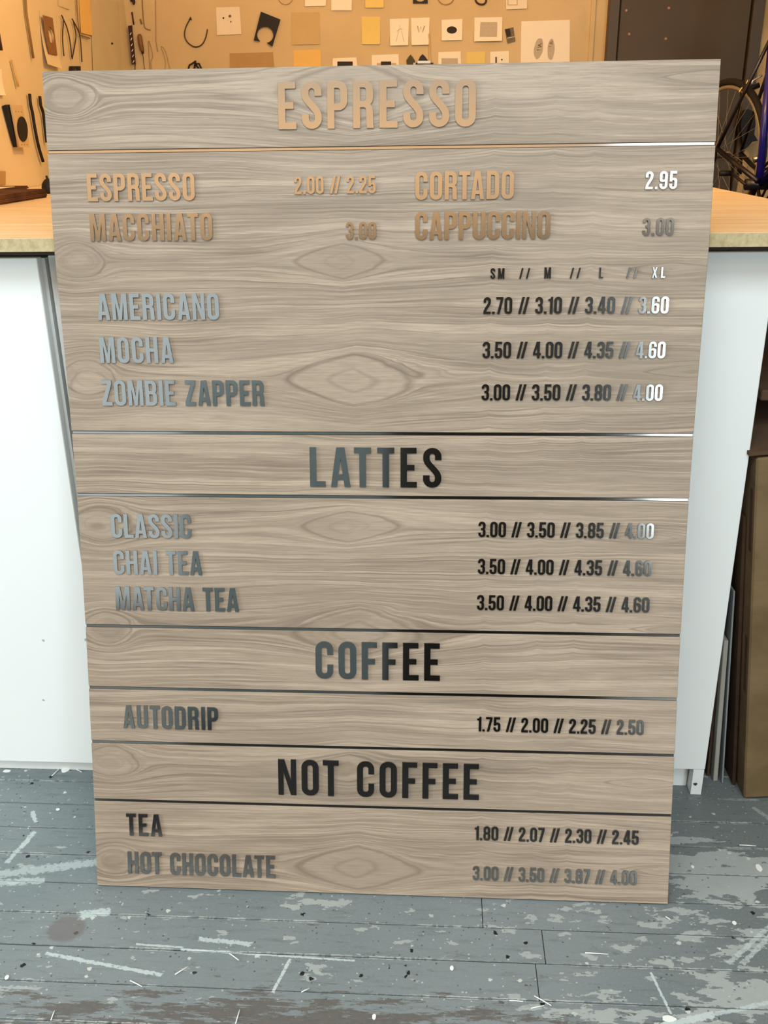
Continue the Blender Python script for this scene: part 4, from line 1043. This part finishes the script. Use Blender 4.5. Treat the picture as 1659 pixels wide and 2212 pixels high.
# torn hand slots on the left front corner
for z0_, z1_ in ((0.49, 0.60), (0.22, 0.33)):
    bm = bmesh.new(); vs = []
    box(bm, -0.0015, 0.006, z0_, 0.006, 0.022, z1_, 0.0008); link('torn_slot', bm, M_BOXD, carton)
bm = bmesh.new()
vs = [bm.verts.new(q) for q in ((-0.012, 0.0, 0.66), (0.55, -0.004, 0.664), (0.55, 0.29, 0.70), (-0.03, 0.20, 0.70))]
vt = [bm.verts.new((v.co.x, v.co.y, v.co.z + 0.006)) for v in vs]
bm.faces.new(vs[::-1]); bm.faces.new(vt)
for k in range(4): bm.faces.new((vs[k], vs[(k + 1) % 4], vt[(k + 1) % 4], vt[k]))
bmesh.ops.recalc_face_normals(bm, faces=bm.faces); link('top_flap', bm, M_BOXD, carton)
o = B('grey_slab', 1.05, 0.30, 0.735, 1.45, 0.62, 0.752, M_BOXD, bev=0.002)
o.rotation_euler = (0.0, 0.0, 0.0)
recenter(tag(o, 'flat grey-brown board lying across the top of the cardboard box', 'board'), True)
def lean(name, x, y0, y1, h, th, tilt, mat, label, cat='sheet', rz=0.0):
    bm = bmesh.new(); box(bm, 0, 0, 0, th, y1 - y0, h, min(.001, th / 4))
    o = link(name, bm, mat); o.location = (x, y0, 0.0006 + max(0, 0)); o.rotation_euler = (0, -tilt, rz)
    o['label'] = label; o['category'] = cat; o['group'] = 'sheets leaning between workbench and box'
    return o
lean('cardboard_sheet', 1.0985, 0.300, 0.56, 0.54, 0.006, 0.092, M_BOXD, 'dark cardboard sheet standing closest to the big box')
lean('cream_panel', 1.066, 0.310, 0.60, 0.30, 0.008, 0.055, plain('dull_cream', (160, 156, 146), 0.6), 'cream panel standing among the cardboard beside the workbench leg')
lean('grey_sheet', 1.080, 0.305, 0.60, 0.40, 0.003, 0.07, M_GLASSY, 'thin pale grey sheet standing behind the cream panel')
lean('cardboard_sheet', 1.058, 0.325, 0.60, 0.50, 0.005, 0.035, M_BOXD, 'dark cardboard sheet standing against the cabinet side')

# ------------------------------------------------------------------ debris on the floor
GS = 'white plastic slivers on the floor'
sl = [((378, 2105), (406, 2088), 'front left, tilted up to the right, near the worn patch'), ((281, 2118), (307, 2131), 'left front, tilted down to the right'),
      ((495, 2059), (516, 2074), 'just below the board, left of centre'), ((110, 2204), (118, 2183), 'at the bottom left corner, nearly upright'),
      ((509, 2211), (518, 2181), 'at the bottom edge left of centre, nearly upright'), ((651, 2143), (668, 2135), 'short one left of the black drops'),
      ((1264, 2058), (1314, 2061), 'long level one below the board right corner'), ((1154, 2151), (1191, 2172), 'upper one of the crossed group at the bottom right'),
      ((1100, 2161), (1130, 2163), 'level one of the crossed group at the bottom right'), ((1147, 2178), (1176, 2172), 'lowest one of the crossed group at the bottom right'),
      ((51, 1658), (72, 1654), 'close to the left cabinet foot, level'), ((112, 1676), (131, 1658), 'beside the round white scrap, tilted'),
      ((1597, 1825), (1633, 1827), 'by the right picture edge below the cardboard box'), ((1438, 1980), (1448, 1986), 'short one right of the board foot'),
      ((165, 1662), (177, 1668), 'short one between round scrap and menu board')]
for a, b_, where in sl:
    P = onz(*a, 0.0012); Q = onz(*b_, 0.0012)
    o = T('plastic_sliver', [P, (P + Q) / 2 + Vector((0, 0, .0004)), Q], 0.0009, M_SLIVER, seg=5)
    recenter(tag(o, 'thin white plastic sliver, ' + where, 'sliver', GS), True); o.location.z = 0.0001
bl = [((141, 1663), 8, 6, 'round white scrap against the foot of the left cabinet'), ((15, 1666), 8, 2.6, 'flat oval white scrap at the far left under the cabinet'),
      ((1639, 1875), 6, 6, 'white crumb near the right picture edge'), ((1586, 1994), 4, 3, 'small white crumb right of the board foot'), ((1496, 1873), 3, 2.5, 'tiny white crumb beside the right board edge'),
      ((808, 2197), 4, 4, 'white crumb at the bottom centre'), ((15, 2112), 4, 3, 'white crumb at the lower left'), ((1445, 2201), 13, 4, 'cream oval paint flake at the bottom right'),
      ((125, 1749), 4, 2, 'small white scrap on the left floor seam'), ((976, 2092), 4, 3.5, 'white paint flake among the black drops')]
for (px, py), a, b_, lab in bl:
    C = onz(px, py, 0.0); sc = (C - CAM).length / FPX
    bm = bmesh.new(); vs = []
    n = 12; r1, r2 = a * sc, b_ * sc / 0.62
    vs = [bm.verts.new((r1 * math.cos(2 * PI * k / n) * random.uniform(.85, 1.1), r2 * math.sin(2 * PI * k / n) * random.uniform(.85, 1.1), 0.0)) for k in range(n)]
    bm.faces.new(vs); r_ = bmesh.ops.extrude_face_region(bm, geom=list(bm.faces)); bmesh.ops.translate(bm, vec=(0, 0, 0.0009), verts=[v for v in r_['geom'] if isinstance(v, bmesh.types.BMVert)])
    bmesh.ops.recalc_face_normals(bm, faces=bm.faces)
    o = link('white_scrap', bm, M_SLIVER); o.location = (C.x, C.y, 0.0001); tag(o, lab, 'scrap', 'white scraps on the floor')
